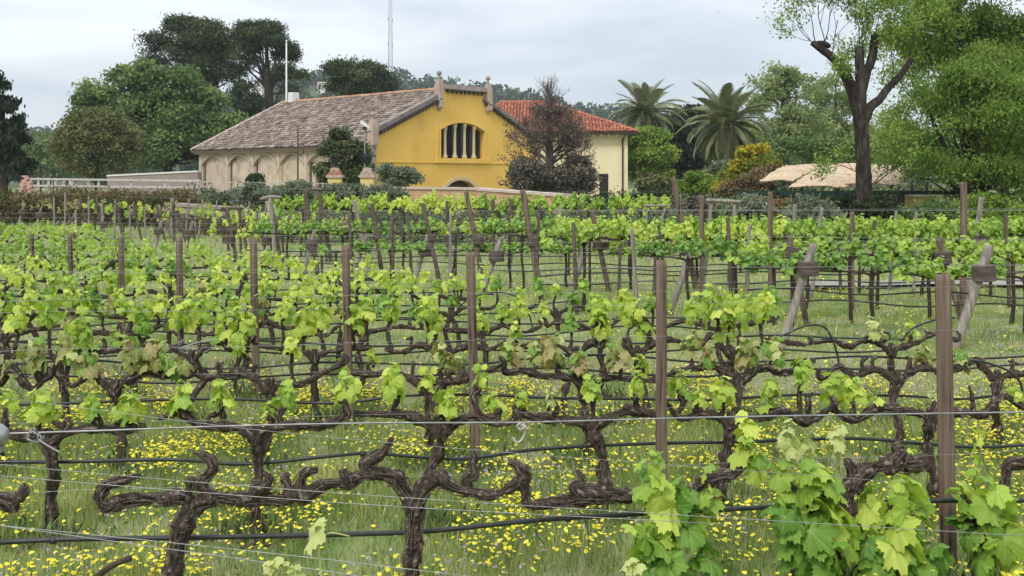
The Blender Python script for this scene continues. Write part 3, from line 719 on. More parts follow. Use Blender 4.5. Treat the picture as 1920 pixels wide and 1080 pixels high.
# ------------------------------------------------------------------ buildings
mat('yellow_plaster', (.66, .40, .095), (.82, .54, .15), .55, 9, .9, .25, 6, (1, 1, .5), spec=.1, extra=[(.42, (.75, .465, .115)), (.6, (.79, .50, .125))])
mat('cream_plaster', (.70, .60, .38), (.80, .70, .47), .6, 6, .9, .2, 6, spec=.15)
mat('old_plaster', (.20, .15, .115), (.64, .53, .41), 1.1, 10, .95, .8, 5, spec=.1, extra=[(.36, (.38, .30, .225)), (.44, (.50, .40, .31)), (.56, (.56, .46, .35))])
mat('stone_trim', (.25, .21, .19), (.43, .36, .32), 1.6, 7, .95, .6, 7, spec=.1)
mat('pier_trim', (.36, .27, .22), (.52, .41, .34), 1.6, 7, .95, .5, 7, spec=.1)
mat('coping_grey', (.14, .125, .12), (.30, .26, .24), 1.8, 7, .95, .5, 8, spec=.1)
mat('corbel_dark', (.07, .055, .05), (.14, .11, .10), 3, 4, .95)
mat('old_tile', (.09, .070, .058), (.39, .325, .28), 3.5, 4, .95, .4, 9, attr=True, spec=.1, extra=[(.35, (.165, .128, .106)), (.6, (.25, .195, .16))])
mat('ridge_tile', (.36, .18, .10), (.52, .31, .19), 3, 4, .95, spec=.1)
mat('red_tile', (.25, .085, .05), (.46, .22, .14), 2.5, 4, .9, .3, 9, attr=True, spec=.15, extra=[(.5, (.36, .13, .08))])
mat('roof_bed', (.10, .07, .06), (.16, .11, .09), 3, 4, .95)
mat('door_wood', (.07, .03, .022), (.13, .06, .045), 6, 4, .7, .3, 20, (6, 6, .4))
mat('window_dark', (.018, .018, .018), rough=.3, spec=.5)
mat('column_stone', (.50, .40, .24), (.60, .49, .31), 3, 5, .9)
mat('pipe_dark', (.05, .03, .025), rough=.6)
mat('white_paint', (.62, .60, .58), (.74, .72, .70), 6, 4, .7)
mat('fence_pale', (.36, .32, .30), (.56, .52, .49), 8, 5, .85, .3, 20)
mat('orange_plaster', (.38, .23, .14), (.58, .38, .24), 1.6, 7, .92, .4, 8, spec=.1, extra=[(.45, (.50, .31, .18))])
mat('wall_cap', (.42, .33, .28), (.62, .52, .45), 3, 6, .95, .5, 10)
mat('rubble', (.18, .14, .125), (.42, .34, .30), 1.6, 7, .95, .9, 5, spec=.1, attr=True)
mat('black_metal', (.012, .013, .015), rough=.45, spec=.5)
mat('green_metal', (.010, .030, .022), rough=.5, spec=.4)
mat('reed_mat', (.40, .29, .185), (.62, .49, .35), 3, 6, .95, .6, 20, (1, 1, 1), attr=True, spec=.1)
mat('brick_red', (.34, .15, .10), (.48, .24, .17), 3, 4, .95, attr=True)
mat('pink_brick', (.42, .22, .19), (.58, .36, .31), 3, 4, .95)
mat('pale_yellow', (.60, .44, .16), (.68, .52, .22), 1, 4, .9)

def slices(u0, u1, extra, step=.15):
    s_ = set(np.round(np.linspace(u0, u1, int((u1 - u0) / step) + 2), 4).tolist())
    for e in extra: s_.add(round(e, 4))
    return sorted(x for x in s_ if u0 - 1e-6 <= x <= u1 + 1e-6)
def wall_face(mb, to3, u0, u1, zb, top, openings, breaks=(), off=0.0, reveal=.35):
    """a wall sheet in (u, z) with arched openings (ua, ub, z bottom, arch(u)), each with its reveal"""
    ex = list(breaks)
    for o_ in openings: ex += [o_[0], o_[1], o_[0] + 1e-3, o_[1] - 1e-3]
    S = slices(u0, u1, ex)
    for a, b in zip(S[:-1], S[1:]):
        mid = (a + b) / 2
        iv_a, iv_b = [zb], [zb]
        for o_ in sorted(openings, key=lambda q: q[2]):
            if o_[0] < mid < o_[1]:
                iv_a += [o_[2], o_[3](a)]; iv_b += [o_[2], o_[3](b)]
        iv_a.append(top(a)); iv_b.append(top(b))
        for k in range(0, len(iv_a), 2):
            if iv_a[k + 1] - iv_a[k] < 1e-4 and iv_b[k + 1] - iv_b[k] < 1e-4: continue
            mb.add([to3(a, off, iv_a[k]), to3(b, off, iv_b[k]), to3(b, off, iv_b[k + 1]), to3(a, off, iv_a[k + 1])], [(0, 1, 2, 3)])
    for (ua, ub, z0_, arch) in openings:
        us = np.linspace(ua, ub, 15)
        prof = [(ua, z0_)] + [(u, arch(min(max(u, ua + 1e-3), ub - 1e-3))) for u in us] + [(ub, z0_)]
        prof.append(prof[0])
        for (a, za), (b, zb_) in zip(prof[:-1], prof[1:]):
            mb.add([to3(a, off, za), to3(b, off, zb_), to3(b, off - reveal, zb_), to3(a, off - reveal, za)], [(0, 1, 2, 3)])
def arch_fn(ua, ub, spring, rise):
    c, h = (ua + ub) / 2, (ub - ua) / 2
    return lambda u: spring + rise * math.sqrt(max(0, 1 - ((u - c) / h) ** 2))
def seg_arch(ua, ub, spring, rise):
    c, h = (ua + ub) / 2, (ub - ua) / 2; R_ = (h * h + rise * rise) / (2 * rise)
    return lambda u: spring + rise - R_ + math.sqrt(max(0, R_ * R_ - (u - c) ** 2))
def arch_ring(mb, to3, ua, ub, z0_, fn, wd, depth, off):
    us = np.linspace(ua, ub, 21); c = (ua + ub) / 2
    inn = [(ua, z0_)] + [(u, fn(min(max(u, ua + 1e-3), ub - 1e-3))) for u in us] + [(ub, z0_)]
    outp = []
    for (u, z) in inn:
        k = (u - c) / ((ub - ua) / 2); outp.append((u + wd * k, z + (wd * (1 - .25 * abs(k)) if z > z0_ + .01 else 0)))
    for i in range(len(inn) - 1):
        a, b, c_, d_ = inn[i], inn[i + 1], outp[i + 1], outp[i]
        f1 = [to3(p[0], off + depth, p[1]) for p in (a, b, c_, d_)]; f0 = [to3(p[0], off, p[1]) for p in (a, b, c_, d_)]
        mb.add(f1 + f0, [(0, 1, 2, 3), (0, 4, 5, 1), (3, 2, 6, 7)])
def tiles(parent, o, U, W, lu, lw, matn, tw=.24, tl=.42, seed=0, clip=None, name='roof_tiles'):
    """barrel tiles on the plane o + u*U + w*W (W up the slope), rows of half pipes lapped over each other"""
    rg = np.random.default_rng(seed); U = np.array(U, float); W = np.array(W, float); Nn = np.cross(U, W); Nn /= np.linalg.norm(Nn)
    if Nn[2] < 0: Nn = -Nn
    nu, nw = int(lu / tw), int(lw / tl)
    iu, iw = np.meshgrid(np.arange(nu), np.arange(nw)); iu, iw = iu.ravel(), iw.ravel()
    u = (iu + .5) * lu / nu + rg.normal(size=len(iu)) * .012; w_ = iw * lw / nw + rg.normal(size=len(iu)) * .03
    if clip is not None:
        k = clip(u, w_); u, w_ = u[k], w_[k]
    n = len(u); th = np.linspace(0, np.pi, 5); r = tw * .52
    lift = rg.uniform(0, .035, n)
    V = []
    for e, (dw, up) in enumerate(((0, .045), (tl * 1.22, .0))):
        cu = u[:, None] + np.cos(th)[None] * r * (1 if e == 0 else .85); h_ = np.sin(th)[None] * r * .75 + up + lift[:, None] * (1 - e)
        V.append(o + cu[..., None] * U + (w_ + dw)[:, None, None] * W + h_[..., None] * Nn)
    V = np.stack(V, 1)  # n,2,5,3
    b = (np.arange(n) * 10)[:, None]; j = np.arange(4)[None]
    Q = np.stack([b + j, b + j + 1, b + 5 + j + 1, b + 5 + j], -1).reshape(-1, 4)
    E = np.stack([b[:, 0] + k for k in range(5)], -1)
    T = np.repeat(np.clip(rg.normal(.5, .22, n), 0, 1), 10)
    ob = link(name, np_mesh(name, V.reshape(-1, 3), [Q, E], MATS[matn], T, False), parent); ob['kind'] = 'stuff'
    return ob

# ---- the yellow hall: C0 = corner nearest the camera
C0 = np.array([-8.58, 62.0, 0.0]); uF = np.array([10.5, 11.4, 0]) / math.hypot(10.5, 11.4); uS = np.array([-14.8, 13.7, 0]) / math.hypot(14.8, 13.7)
LF, LS = 15.5, 20.17
nF = -uS; nS = -uF
hall = empty('yellow_hall', C0, 'long yellow gabled winery hall with old tiled roof and blind arches', 'building')
def F3(u, off, z): return uF * u + nF * off + np.array([0, 0, z])          # relative to C0
def S3(u, off, z): return uS * u + nS * off + np.array([0, 0, z])
def u_front(px):   # photo column -> metres along the front wall
    t = (px - 960) / F; return (t * C0[1] - C0[0]) / (uF[0] - t * uF[1])
def u_side(px):
    t = (px - 960) / F; return (t * C0[1] - C0[0]) / (uS[0] - t * uS[1])
ZB = -1.1; EAVE, RIDGE = 3.95, 8.0
up1, up2 = u_front(829), u_front(911)
sl_z = lambda u: 4.62 + (7.15 - 4.62) * u / u_front(822)
def top_front(u):
    if up1 <= u <= up2: return 7.80
    return sl_z(u) if u < up1 else sl_z(LF - u)
wl, wr = u_front(826.5), u_front(908); ws = 3.28
win = seg_arch(wl, wr, 5.12, .52)
dl, dr = u_front(832), u_front(894)
door = arch_fn(dl, dr, .75, 1.08)
mb = MB()
wall_face(mb, F3, 0, LF, ZB, top_front, [(wl, wr, ws, win), (dl, dr, ZB, door)], (up1, up2, up1 - 1e-3, up2 + 1e-3), 0, .45)
mb.add([F3(LF, 0, ZB), F3(LF, -LS, ZB), F3(LF, -LS, EAVE), F3(LF, 0, EAVE)], [(0, 1, 2, 3)])
mb.build('front_wall', MATS['yellow_plaster'], hall, False)
# flat raised band round the window, string course
mb = MB()
al, ar = u_front(816), u_front(917.5)
arch_ring(mb, F3, wl - .02, wr + .02, ws, lambda u: win(min(max(u, wl + 1e-3), wr - 1e-3)) + .03, .10, .05, .004)
mb.box(F3((al + ar) / 2, .07, ws - .17), (ar - al, .16, .30), np.array([uF, nF, (0, 0, 1)]).T)
mb.box(F3(al + .1, .035, ws + .9), (.2, .07, 2.0), np.array([uF, nF, (0, 0, 1)]).T)
mb.build('window_surround', MATS['yellow_plaster'], hall, False)
MB().box(F3(LF / 2, .03, 2.98), (LF - .5, .05, .07), np.array([uF, nF, (0, 0, 1)]).T).build('string_course', MATS['yellow_plaster'], hall, False)
# window: dark glazing, five lights between four columns
wnd = MB().add([F3(wl, -.44, ws), F3(wr, -.44, ws), F3(wr, -.44, 5.8), F3(wl, -.44, 5.8)], [(0, 1, 2, 3)]).build('window', MATS['window_dark'], hall, False)
for px_ in (837, 855.5, 873.5, 891):
    u = u_front(px_); t = win(u); mb = MB(); z0_ = ws
    pr = [(0, .19), (.14, .18), (.26, .11), (.5, .10), (t - ws - .55, .09), (t - ws - .35, .10), (t - ws - .2, .14), (t - ws, .16)]
    V, G = sweep([(*F3(u, -.14, z0_ + a), r_ * 1.0) for a, r_ in pr], 8); mb.add(V, G)
    mb.build('column', MATS['column_stone'], wnd)
for k in range(5):
    for q in (.33, .66):
        us_ = np.linspace(wl, wr, 6); u = us_[k] + (us_[k + 1] - us_[k]) * q
        MB().box(F3(u, -.40, (ws + win(u)) / 2), (.035, .04, win(u) - ws), np.array([uF, nF, (0, 0, 1)]).T).build('glazing_bar', MATS['black_metal'], wnd, False)
mb = MB().add([F3(dl, -.44, ZB), F3(dr, -.44, ZB), F3(dr, -.44, 1.9), F3(dl, -.44, 1.9)], [(0, 1, 2, 3)])
dob = mb.build('door', MATS['door_wood'], hall, False)
for k in range(9):
    u = dl + (dr - dl) * (k + .5) / 9
    MB().box(F3(u, -.42, (ZB + 1.8) / 2), ((dr - dl) / 9 - .03, .03, 1.8 - ZB), np.array([uF, nF, (0, 0, 1)]).T).build('plank', MATS['door_wood'], dob, False)
mb = MB(); arch_ring(mb, F3, dl, dr, ZB, door, .22, .08, .004); mb.build('door_surround', MATS['column_stone'], hall, False)
# sloping copings with dark saw tooth corbels below, raised middle block
def bar3(mb, a, b, wd, hgt, upv=(0, 0, 1)):
    a, b = np.array(a, float), np.array(b, float); t = b - a; ln = np.linalg.norm(t); t /= ln
    s_ = np.cross(t, upv); s_ /= np.linalg.norm(s_); v = np.cross(s_, t)
    mb.box((a + b) / 2, (ln, wd, hgt), np.array([t, s_, v]).T)
for sgn in (0, 1):
    f = (lambda u: u) if sgn == 0 else (lambda u: LF - u)
    ua, ub = -.15, up1 - .15
    mb = MB(); bar3(mb, F3(f(ua), -.12, sl_z(ua) + .16), F3(f(ub), -.12, sl_z(ub) + .16), .55, .30); mb.build('coping', MATS['coping_grey'], hall, False)
    mb = MB()
    for k in range(19):
        u = ua + .5 + (ub - ua - .7) * k / 18; z = sl_z(u)
        mb.add([F3(f(u - .14), .02, z), F3(f(u + .14), .02, z), F3(f(u), .02, z - .30), F3(f(u - .14), .32, z), F3(f(u + .14), .32, z), F3(f(u), .26, z - .22)], [(0, 1, 2), (3, 5, 4), (0, 2, 5, 3), (1, 4, 5, 2), (0, 3, 4, 1)])
    mb.build('corbels', MATS['corbel_dark'], hall, False)['kind'] = 'stuff'
mb = MB(); mb.box(F3((up1 + up2) / 2, -.12, 7.80 + .16), (up2 - up1 - .1, .6, .26), np.array([uF, nF, (0, 0, 1)]).T); mb.box(F3((up1 + up2) / 2, -.1, 7.80 + .33), (up2 - up1 - .1, .45, .06), np.array([uF, nF, (0, 0, 1)]).T)
mb.build('coping', MATS['stone_trim'], hall, False)
mb = MB()
for k in range(9):
    u = up1 + .45 + (up2 - up1 - .9) * k / 8; z = 7.79
    mb.add([F3(u - .15, .02, z), F3(u + .15, .02, z), F3(u, .02, z - .26), F3(u - .15, .28, z), F3(u + .15, .28, z), F3(u, .22, z - .2)], [(0, 1, 2), (3, 5, 4), (0, 2, 5, 3), (1, 4, 5, 2), (0, 3, 4, 1)])
mb.build('corbels', MATS['corbel_dark'], hall, False)['kind'] = 'stuff'
BF = np.array([uF, nF, (0, 0, 1)]).T
def pillar(u, zb, zt, wd, ball_r=.19, stem=.25):
    mb = MB(); c = lambda z, o_=.05: F3(u, o_, z)
    mb.box(c((zb + zt) / 2), (wd, wd + .1, zt - zb), BF)
    mb.box(c(zt + .08), (wd * .86, wd * .9, .16), BF); mb.box(c(zt + .24), (wd * .66, wd * .7, .16), BF)
    for q, (ww, hh_) in enumerate(((.8, .07), (.6, .08), (.36, .08))): mb.box(c(zb - .035 - .075 * q), (wd * ww, wd * ww, .076), BF)
    p = mb.build('pillar', MATS['pier_trim'], hall, False)
    mb = MB(); z = zt + .32
    V, G = sweep([(*c(z), .13), (*c(z + stem * .5), .07), (*c(z + stem), .08)], 8); mb.add(V, G)
    z += stem + ball_r * .85; th = np.linspace(-1.35, 1.5, 8)
    V, G = sweep([(*c(z + ball_r * math.sin(a)), ball_r * math.cos(a) + .004) for a in th], 12); mb.add(V, G)
    mb.build('finial', MATS['stone_trim'], p)
pillar(u_front(822.5), 6.6, 8.1, .40, .17); pillar(u_front(914), 6.6, 8.1, .40, .17)
pillar(.05, 4.0, 5.25, .44, .17, .16)
MB().box(F3(.05, -.05, 1.4), (.36, .36, 5.0), BF).build('corner_pilaster', MATS['stone_trim'], hall, False)
# side wall with blind arches
mb = MB()
pil = [u_side(q) for q in (700, 636, 574, 523, 474, 426.5, 377)]
opn = []
for a, b in zip(pil[:-1], pil[1:]):
    opn.append((a + .30, b - .28, ZB, seg_arch(a + .30, b - .28, 2.95, .62)))
wall_face(mb, S3, 0, LS, ZB, lambda u: EAVE - .05, opn, (), .0, .16)
mb.add([S3(LS, 0, ZB), S3(LS, -LF, ZB), S3(LS, -LF, EAVE), S3(LS, -LF / 2, RIDGE - .1), S3(LS, 0, EAVE)], [(0, 1, 2, 3, 4)])
mb.build('side_wall', MATS['old_plaster'], hall, False)
dwu = (u_side(612) , u_side(588))
for k, (ua, ub, zz, fn) in enumerate(opn):
    mb = MB()
    ops = [(min(dwu), max(dwu), ZB, arch_fn(min(dwu), max(dwu), 1.9, .95))] if k == 1 else []
    wall_face(mb, S3, ua, ub, ZB, fn, ops, (), -.14, .3)
    mb.build('blind_arch', MATS['old_plaster'], hall, False)
    mb = MB(); arch_ring(mb, S3, ua, ub, 2.9, fn, .12, .09, .004); mb.build('arch_moulding', MATS['pier_trim'], hall, False)
MB().add([S3(min(dwu), -.42, ZB), S3(max(dwu), -.42, ZB), S3(max(dwu), -.42, 3.1), S3(min(dwu), -.42, 3.1)], [(0, 1, 2, 3)]).build('side_door', MATS['window_dark'], hall, False)
for a in pil[1:]:
    MB().box(S3(a, .035, (ZB + 3.55) / 2), (.30, .06, 3.55 - ZB), np.array([uS, nS, (0, 0, 1)]).T).build('pilaster', MATS['old_plaster'], hall, False)
mb = MB(); bar3(mb, S3(0, .14, EAVE - .14), S3(LS + .2, .14, EAVE - .14), .3, .16); bar3(mb, S3(0, .2, EAVE - .02), S3(LS + .2, .2, EAVE - .02), .5, .08); mb.build('cornice', MATS['pier_trim'], hall, False)
# roof
rs = math.hypot(LF / 2 + .45, RIDGE - EAVE + .2)
eo = S3(.15, .45, EAVE + .02); Wd = (S3(.15, -LF / 2, RIDGE) - eo); lw = np.linalg.norm(Wd); Wd = Wd / lw
mb = MB()
r0, r1 = S3(.15, -LF / 2, RIDGE), S3(LS + .35, -LF / 2, RIDGE)
e0, e1 = eo, S3(LS + .35, .45, EAVE + .02); f0, f1 = S3(.15, -LF - .45, EAVE), S3(LS + .35, -LF - .45, EAVE)
dn = np.array([0, 0, -.12])
mb.add([e0, e1, r1, r0, f0, f1, e0 + dn, e1 + dn, r1 + dn, r0 + dn, f0 + dn, f1 + dn], [(0, 1, 2, 3), (3, 2, 5, 4), (6, 9, 8, 7), (9, 10, 11, 8), (1, 7, 8, 2), (2, 8, 11, 5), (0, 6, 7, 1), (4, 5, 11, 10), (0, 3, 9, 6), (3, 4, 10, 9)])
roof = mb.build('roof', MATS['roof_bed'], hall, False)
tiles(roof, eo, uS, Wd, LS + .2, lw, 'old_tile', .26, .38, 3)
Wb = (S3(.15, -LF / 2, RIDGE) - f0); lb_ = np.linalg.norm(Wb); tiles(roof, f0, uS, Wb / lb_, LS + .2, lb_, 'old_tile', .5, .6, 4)
V, G = sweep([(*(r0 + [0, 0, .03]), .16), (*((r0 + r1) / 2 + [0, 0, .01]), .16), (*(r1 + [0, 0, .03]), .16)], 8, .12, 2, .3); MB().add(V, G).build('ridge', MATS['ridge_tile'], roof)
V, G = sweep([(*(e1 + [0, 0, .08]), .13), (*(r1 + [0, 0, .08]), .13)], 8, .12, 2, .3); MB().add(V, G).build('verge', MATS['pier_trim'], roof)
p = S3(LS - 1.0, -LF / 2, RIDGE + .35); MB().box(p, (.62, .62, .85), BF).build('chimney', MATS['white_paint'], hall, False)

# ---- cream house
dH = 82.0
ch_base = P(1177, HOR, dH); ch_base[2] = 0
house = empty('cream_house', ch_base, 'cream rendered house with red hipped roof right of the yellow hall', 'house')
Wh, Dh = 13.6, 13.0; uH = np.array([-1, .04, 0]); uH /= np.linalg.norm(uH); bH = np.array([.04, 1, 0]); bH /= np.linalg.norm(bH)
def H3(u, v, z): return uH * u + bH * v + np.array([0, 0, z])
EH = HC + (HOR - 250) * dH / F; RH = EH + 2.95
mb = MB(); wu0, wu1 = (1177 - 1141) * dH / F, (1177 - 1124) * dH / F
wall_face(mb, lambda u, o_, z: H3(u, -o_, z), 0, Wh, ZB, lambda u: EH, [(wu0, wu1, ZB + .1, lambda u: HC + (HOR - 326) * dH / F)], (), 0, .3)
for (a, b) in (((0, 0), (0, Dh)), ((Wh, 0), (Wh, Dh)), ((0, Dh), (Wh, Dh))):
    mb.add([H3(*a, ZB), H3(*b, ZB), H3(*b, EH), H3(*a, EH)], [(0, 1, 2, 3)])
mb.build('wall', MATS['cream_plaster'], house, False)
hw = MB().add([H3(wu0, .28, ZB), H3(wu1, .28, ZB), H3(wu1, .28, 2.6), H3(wu0, .28, 2.6)], [(0, 1, 2, 3)]).build('window', MATS['window_dark'], house, False)
mb = MB(); mb.box(H3((wu0 + wu1) / 2, .24, .8), (.06, .05, 3.4)); mb.box(H3((wu0 + wu1) / 2, .24, 1.2), (wu1 - wu0, .05, .06)); mb.build('frame', MATS['pipe_dark'], hw, False)
ov = .75
c1, c2, c3, c4 = H3(-ov, -ov, EH + .05), H3(Wh + ov, -ov, EH + .05), H3(Wh + ov, Dh + ov, EH + .05), H3(-ov, Dh + ov, EH + .05)
ra, rb = H3(6.6, Dh / 2 - .3, RH), H3(10.5, Dh / 2 - .3, RH)
mb = MB().add([c1, c2, c3, c4, ra, rb] + [c + np.array([0, 0, -.14]) for c in (c1, c2, c3, c4)], [(0, 1, 5, 4), (2, 3, 4, 5), (3, 0, 4), (1, 2, 5), (0, 6, 7, 1), (1, 7, 8, 2), (2, 8, 9, 3), (3, 9, 6, 0), (6, 9, 8, 7)])
hr = mb.build('roof', MATS['roof_bed'], house, False)
Wc = (H3(Wh / 2, Dh / 2 - .3, RH) - H3(Wh / 2, -ov, EH + .05)); lc = np.linalg.norm(Wc); Wc /= lc
tiles(hr, c1 + [0, 0, .03], uH, Wc, Wh + 2 * ov, lc, 'red_tile', .27, .4, 6, clip=lambda u, w_: (u > (w_ / lc) * (6.6 + ov)) & (u < (Wh + 2 * ov) - (w_ / lc) * (Wh + ov - 10.5)))
Wc2 = (H3(6.6, Dh / 2 - .3, RH) - H3(-ov, Dh / 2 - .3, EH + .05)); l2 = np.linalg.norm(Wc2); Wc2 /= l2
tiles(hr, c1 + [0, 0, .03], bH, Wc2, Dh + 2 * ov, l2, 'red_tile', .27, .4, 7, clip=lambda u, w_: (u > (w_ / l2) * (Dh / 2 - .3 + ov)) & (u < (Dh + 2 * ov) - (w_ / l2) * (Dh / 2 + ov)))
for a, b in ((c1, ra), (c2, rb), (ra, rb)):
    V, G = sweep([(*(a + np.array([0, 0, .08])), .13), (*((a + b) / 2 + np.array([0, 0, .08])), .13), (*(b + np.array([0, 0, .08])), .13)], 8, .15, 3, .25); MB().add(V, G).build('ridge', MATS['red_tile'], hr)
mb = MB(); bar3(mb, c1 + [0, -.06, -.05], c2 + [0, -.06, -.05], .12, .12); mb.build('gutter', MATS['pipe_dark'], house, False)
for k in range(22): MB().box(H3(.3 + k * .62, -.3, EH - .16), (.16, .58, .22)).build('eave_bracket', MATS['white_paint'], house, False)
up_ = (1177 - 1167.5) * dH / F
V, G = sweep([(*H3(up_ - .2, -.7, EH - .1), .07), (*H3(up_, -.15, EH - .55), .07), (*H3(up_, -.12, EH - 1), .07), (*H3(up_, -.12, ZB), .07)], 6, 0, 0, .3); MB().add(V, G).build('downpipe', MATS['pipe_dark'], house)

# ---- garden wall, gate piers, lamps, masts
def strip_wall(name, label, cat, A, B, z0_, zt, th, matn, capn, cap_h=.10, cap_o=.06):
    A, B = np.array(A, float), np.array(B, float); root = empty(name, (A[0], A[1], 0), label, cat)
    t = B - A; ln = np.linalg.norm(t[:2]); t = np.array([t[0], t[1], 0]) / ln; s_ = np.array([-t[1], t[0], 0]); M = np.array([t, s_, (0, 0, 1)]).T
    za, zb_ = zt if isinstance(zt, tuple) else (zt, zt)
    mb = MB(); w2 = th / 2
    def q(u, o_, z): return t * u + s_ * o_ + np.array([0, 0, z])
    mb.add([q(0, -w2, z0_), q(ln, -w2, z0_), q(ln, w2, z0_), q(0, w2, z0_), q(0, -w2, za), q(ln, -w2, zb_), q(ln, w2, zb_), q(0, w2, za)], [(0, 3, 2, 1), (4, 5, 6, 7), (0, 1, 5, 4), (1, 2, 6, 5), (2, 3, 7, 6), (3, 0, 4, 7)])
    mb.build('wall', MATS[matn], root, False)
    n = max(2, int(ln / .6)); me = None
    ang = math.atan2(t[1], t[0]); pit = math.atan2(zb_ - za, ln)
    for k in range(n):
        if me is None: me = MB().box((0, 0, 0), (ln / n - .015, th + 2 * cap_o, cap_h)).mesh('cap_stone', MATS[capn], False)
        u = (k + .5) * ln / n; p = q(u, 0, za + (zb_ - za) * u / ln + cap_h / 2 + .003)
        link('cap_stone', me, root, M=Matrix.Translation(p.tolist()) @ Matrix.Rotation(ang, 4, 'Z') @ Matrix.Rotation(-pit + random.uniform(-.012, .012), 4, 'Y'))
    return root
strip_wall('garden_wall', 'orange plastered garden wall with pale cap in front of the yellow hall', 'wall', P(697, HOR, 50), P(900, HOR, 41), -1.0, (HC - 21 * 50 / F, HC - 23 * 41 / F), .35, 'orange_plaster', 'wall_cap')
strip_wall('garden_wall', 'orange garden wall sloping down right from the arched door to the hedge', 'wall', P(901, HOR, 41), P(1062, HOR, 36), -1.0, (HC - 24 * 41 / F, HC - 36 * 36 / F), .35, 'orange_plaster', 'wall_cap')
strip_wall('stone_wall', 'rubble stone wall with white cap running left from the hall', 'wall', P(205, HOR, 74), P(374, HOR, 72), -1.2, (HC + 2 * 74 / F, HC + 10 * 72 / F), .5, 'rubble', 'white_paint', .12)
strip_wall('low_wall', 'low pale wall at the back of the left vineyard', 'wall', P(318, HOR, 37), P(430, HOR, 35.5), -.3, (HC - 52 * 37 / F, HC - 60 * 35.5 / F), .4, 'rubble', 'rubble')
strip_wall('low_wall', 'yellow garden wall glimpsed under the reed roof', 'wall', P(1700, HOR, 44), P(1765, HOR, 43), -.8, 1.15, .4, 'pale_yellow', 'wall_cap')

def gate_pier(label, px, d, cap_red):
    s = d / F; c = P(px, HOR, d); root = empty('gate_pier', (c[0], c[1], 0), label, 'gate pier')
    zt = HC + (HOR - 333) * s; wd = 24 * s
    MB().box((0, 0, (zt - 1) / 2), (wd, wd, zt + 1)).build('shaft', MATS['pale_yellow'], root, False)
    MB().box((0, 0, zt + .06), (wd * 1.25, wd * 1.25, .12)).build('collar', MATS['pier_trim'], root, False)
    me = MB().box((0, 0, 0), (.19, .10, .065)).mesh('brick', MATS['brick_red' if cap_red else 'pier_trim'], False)
    for r in range(5):
        w_ = wd * (1.05 - .14 * r); n = max(1, int(w_ / .2))
        for side in range(4):
            for k in range(n):
                M = Matrix.Rotation(side * math.pi / 2, 4, 'Z') @ Matrix.Translation((-w_ / 2 + (k + .5) * w_ / n, -w_ / 2 + .05, zt + .16 + r * .075)) @ Matrix.Rotation(random.uniform(-.08, .08), 4, 'Z')
                link('brick', me, root, M=M)
    MB().box((0, 0, zt + .3), (wd * .62, wd * .62, .34)).build('core', MATS['pier_trim'], root, False)
    lamp = empty('lantern', (c[0], c[1], zt + .47), 'black metal lantern on top of the ' + ('left red capped' if cap_red else 'right pale capped') + ' gate pier', 'lantern')
    V, G = sweep([(0, 0, 0, .10), (0, 0, .05, .05), (0, 0, .16, .05), (0, 0, .2, .12)], 8); MB().add(V, G).build('base', MATS['black_metal'], lamp)
    mb = MB()
    for a in range(4):
        x_, y_ = [(-1, -1), (1, -1), (1, 1), (-1, 1)][a]; V, G = sweep([(x_ * .12, y_ * .12, .2, .015), (x_ * .19, y_ * .19, .55, .015)], 4); mb.add(V, G)
    mb.build('frame', MATS['black_metal'], lamp)
    MB().add([(-.11, -.11, .21), (.11, -.11, .21), (.11, .11, .21), (-.11, .11, .21), (-.18, -.18, .54), (.18, -.18, .54), (.18, .18, .54), (-.18, .18, .54)], [(0, 1, 5, 4), (1, 2, 6, 5), (2, 3, 7, 6), (3, 0, 4, 7)]).build('pane', MATS['dark_glass'], lamp, False)
    MB().box((0, 0, .60), (.46, .46, .09)).box((0, 0, .67), (.3, .3, .06)).build('lid', MATS['black_metal'], lamp, False)
gate_pier('yellow gate pier with red brick cap before the laurel', 628.5, 50, True)
gate_pier('yellow gate pier with pale weathered cap at the hall corner', 689, 50, False)

p = P(537, HOR, 88); fp = empty('flagpole', (p[0], p[1], -.7), 'tall white flagpole rising behind the left end of the roof', 'flagpole')
V, G = sweep([(0, 0, 0, .11), (0, 0, HC + .7 + (HOR - 80) * 88 / F, .06)], 8); MB().add(V, G).build('pole', MATS['white_paint'], fp)
V, G = sweep([(0, 0, HC + .7 + (HOR - 80) * 88 / F, .05), (0, 0, HC + .9 + (HOR - 80) * 88 / F, .09)], 8); MB().add(V, G).build('cap', MATS['white_paint'], fp)
p = P(558.5, HOR, 56); bp_ = empty('iron_pole', (p[0], p[1], -.6), 'rusty iron pole with side bracket before the blind arches', 'pole')
zt = HC + .6 + (HOR - 237) * 56 / F
V, G = sweep([(0, 0, 0, .05), (0, 0, zt, .04)], 6); MB().add(V, G).build('shaft', MATS['pipe_dark'], bp_)
mb = MB(); 
for a, b in (((0, 0, zt - 1.0), (.32, 0, zt - 1.0)), ((.32, 0, zt - 1.0), (.32, 0, zt - 1.5)), ((.32, 0, zt - 1.5), (0, 0, zt - 1.6))):
    V, G = sweep([(*a, .025), (*b, .025)], 5); mb.add(V, G)
mb.build('bracket', MATS['pipe_dark'], bp_)
p = P(684, HOR, 52); cp = empty('camera_pole', (p[0], p[1], -.5), 'thin pole with white security cameras before the hall corner', 'security camera')
zt = HC + .5 + (HOR - 236) * 52 / F
V, G = sweep([(0, 0, 0, .045), (0, 0, zt, .035)], 6); MB().add(V, G).build('pole', MATS['coping_grey'], cp)
Mr = np.array(Matrix.Rotation(R(35), 3, 'Y'))
MB().box((-.05, -.1, zt + .12), (.36, .14, .16), Mr).box((.14, -.1, zt - .02), (.26, .12, .12), Mr).build('camera_housing', MATS['white_paint'], cp, False)
MB().box((0, 0, zt - .14), (.2, .16, .14)).build('mount', MATS['black_metal'], cp, False)

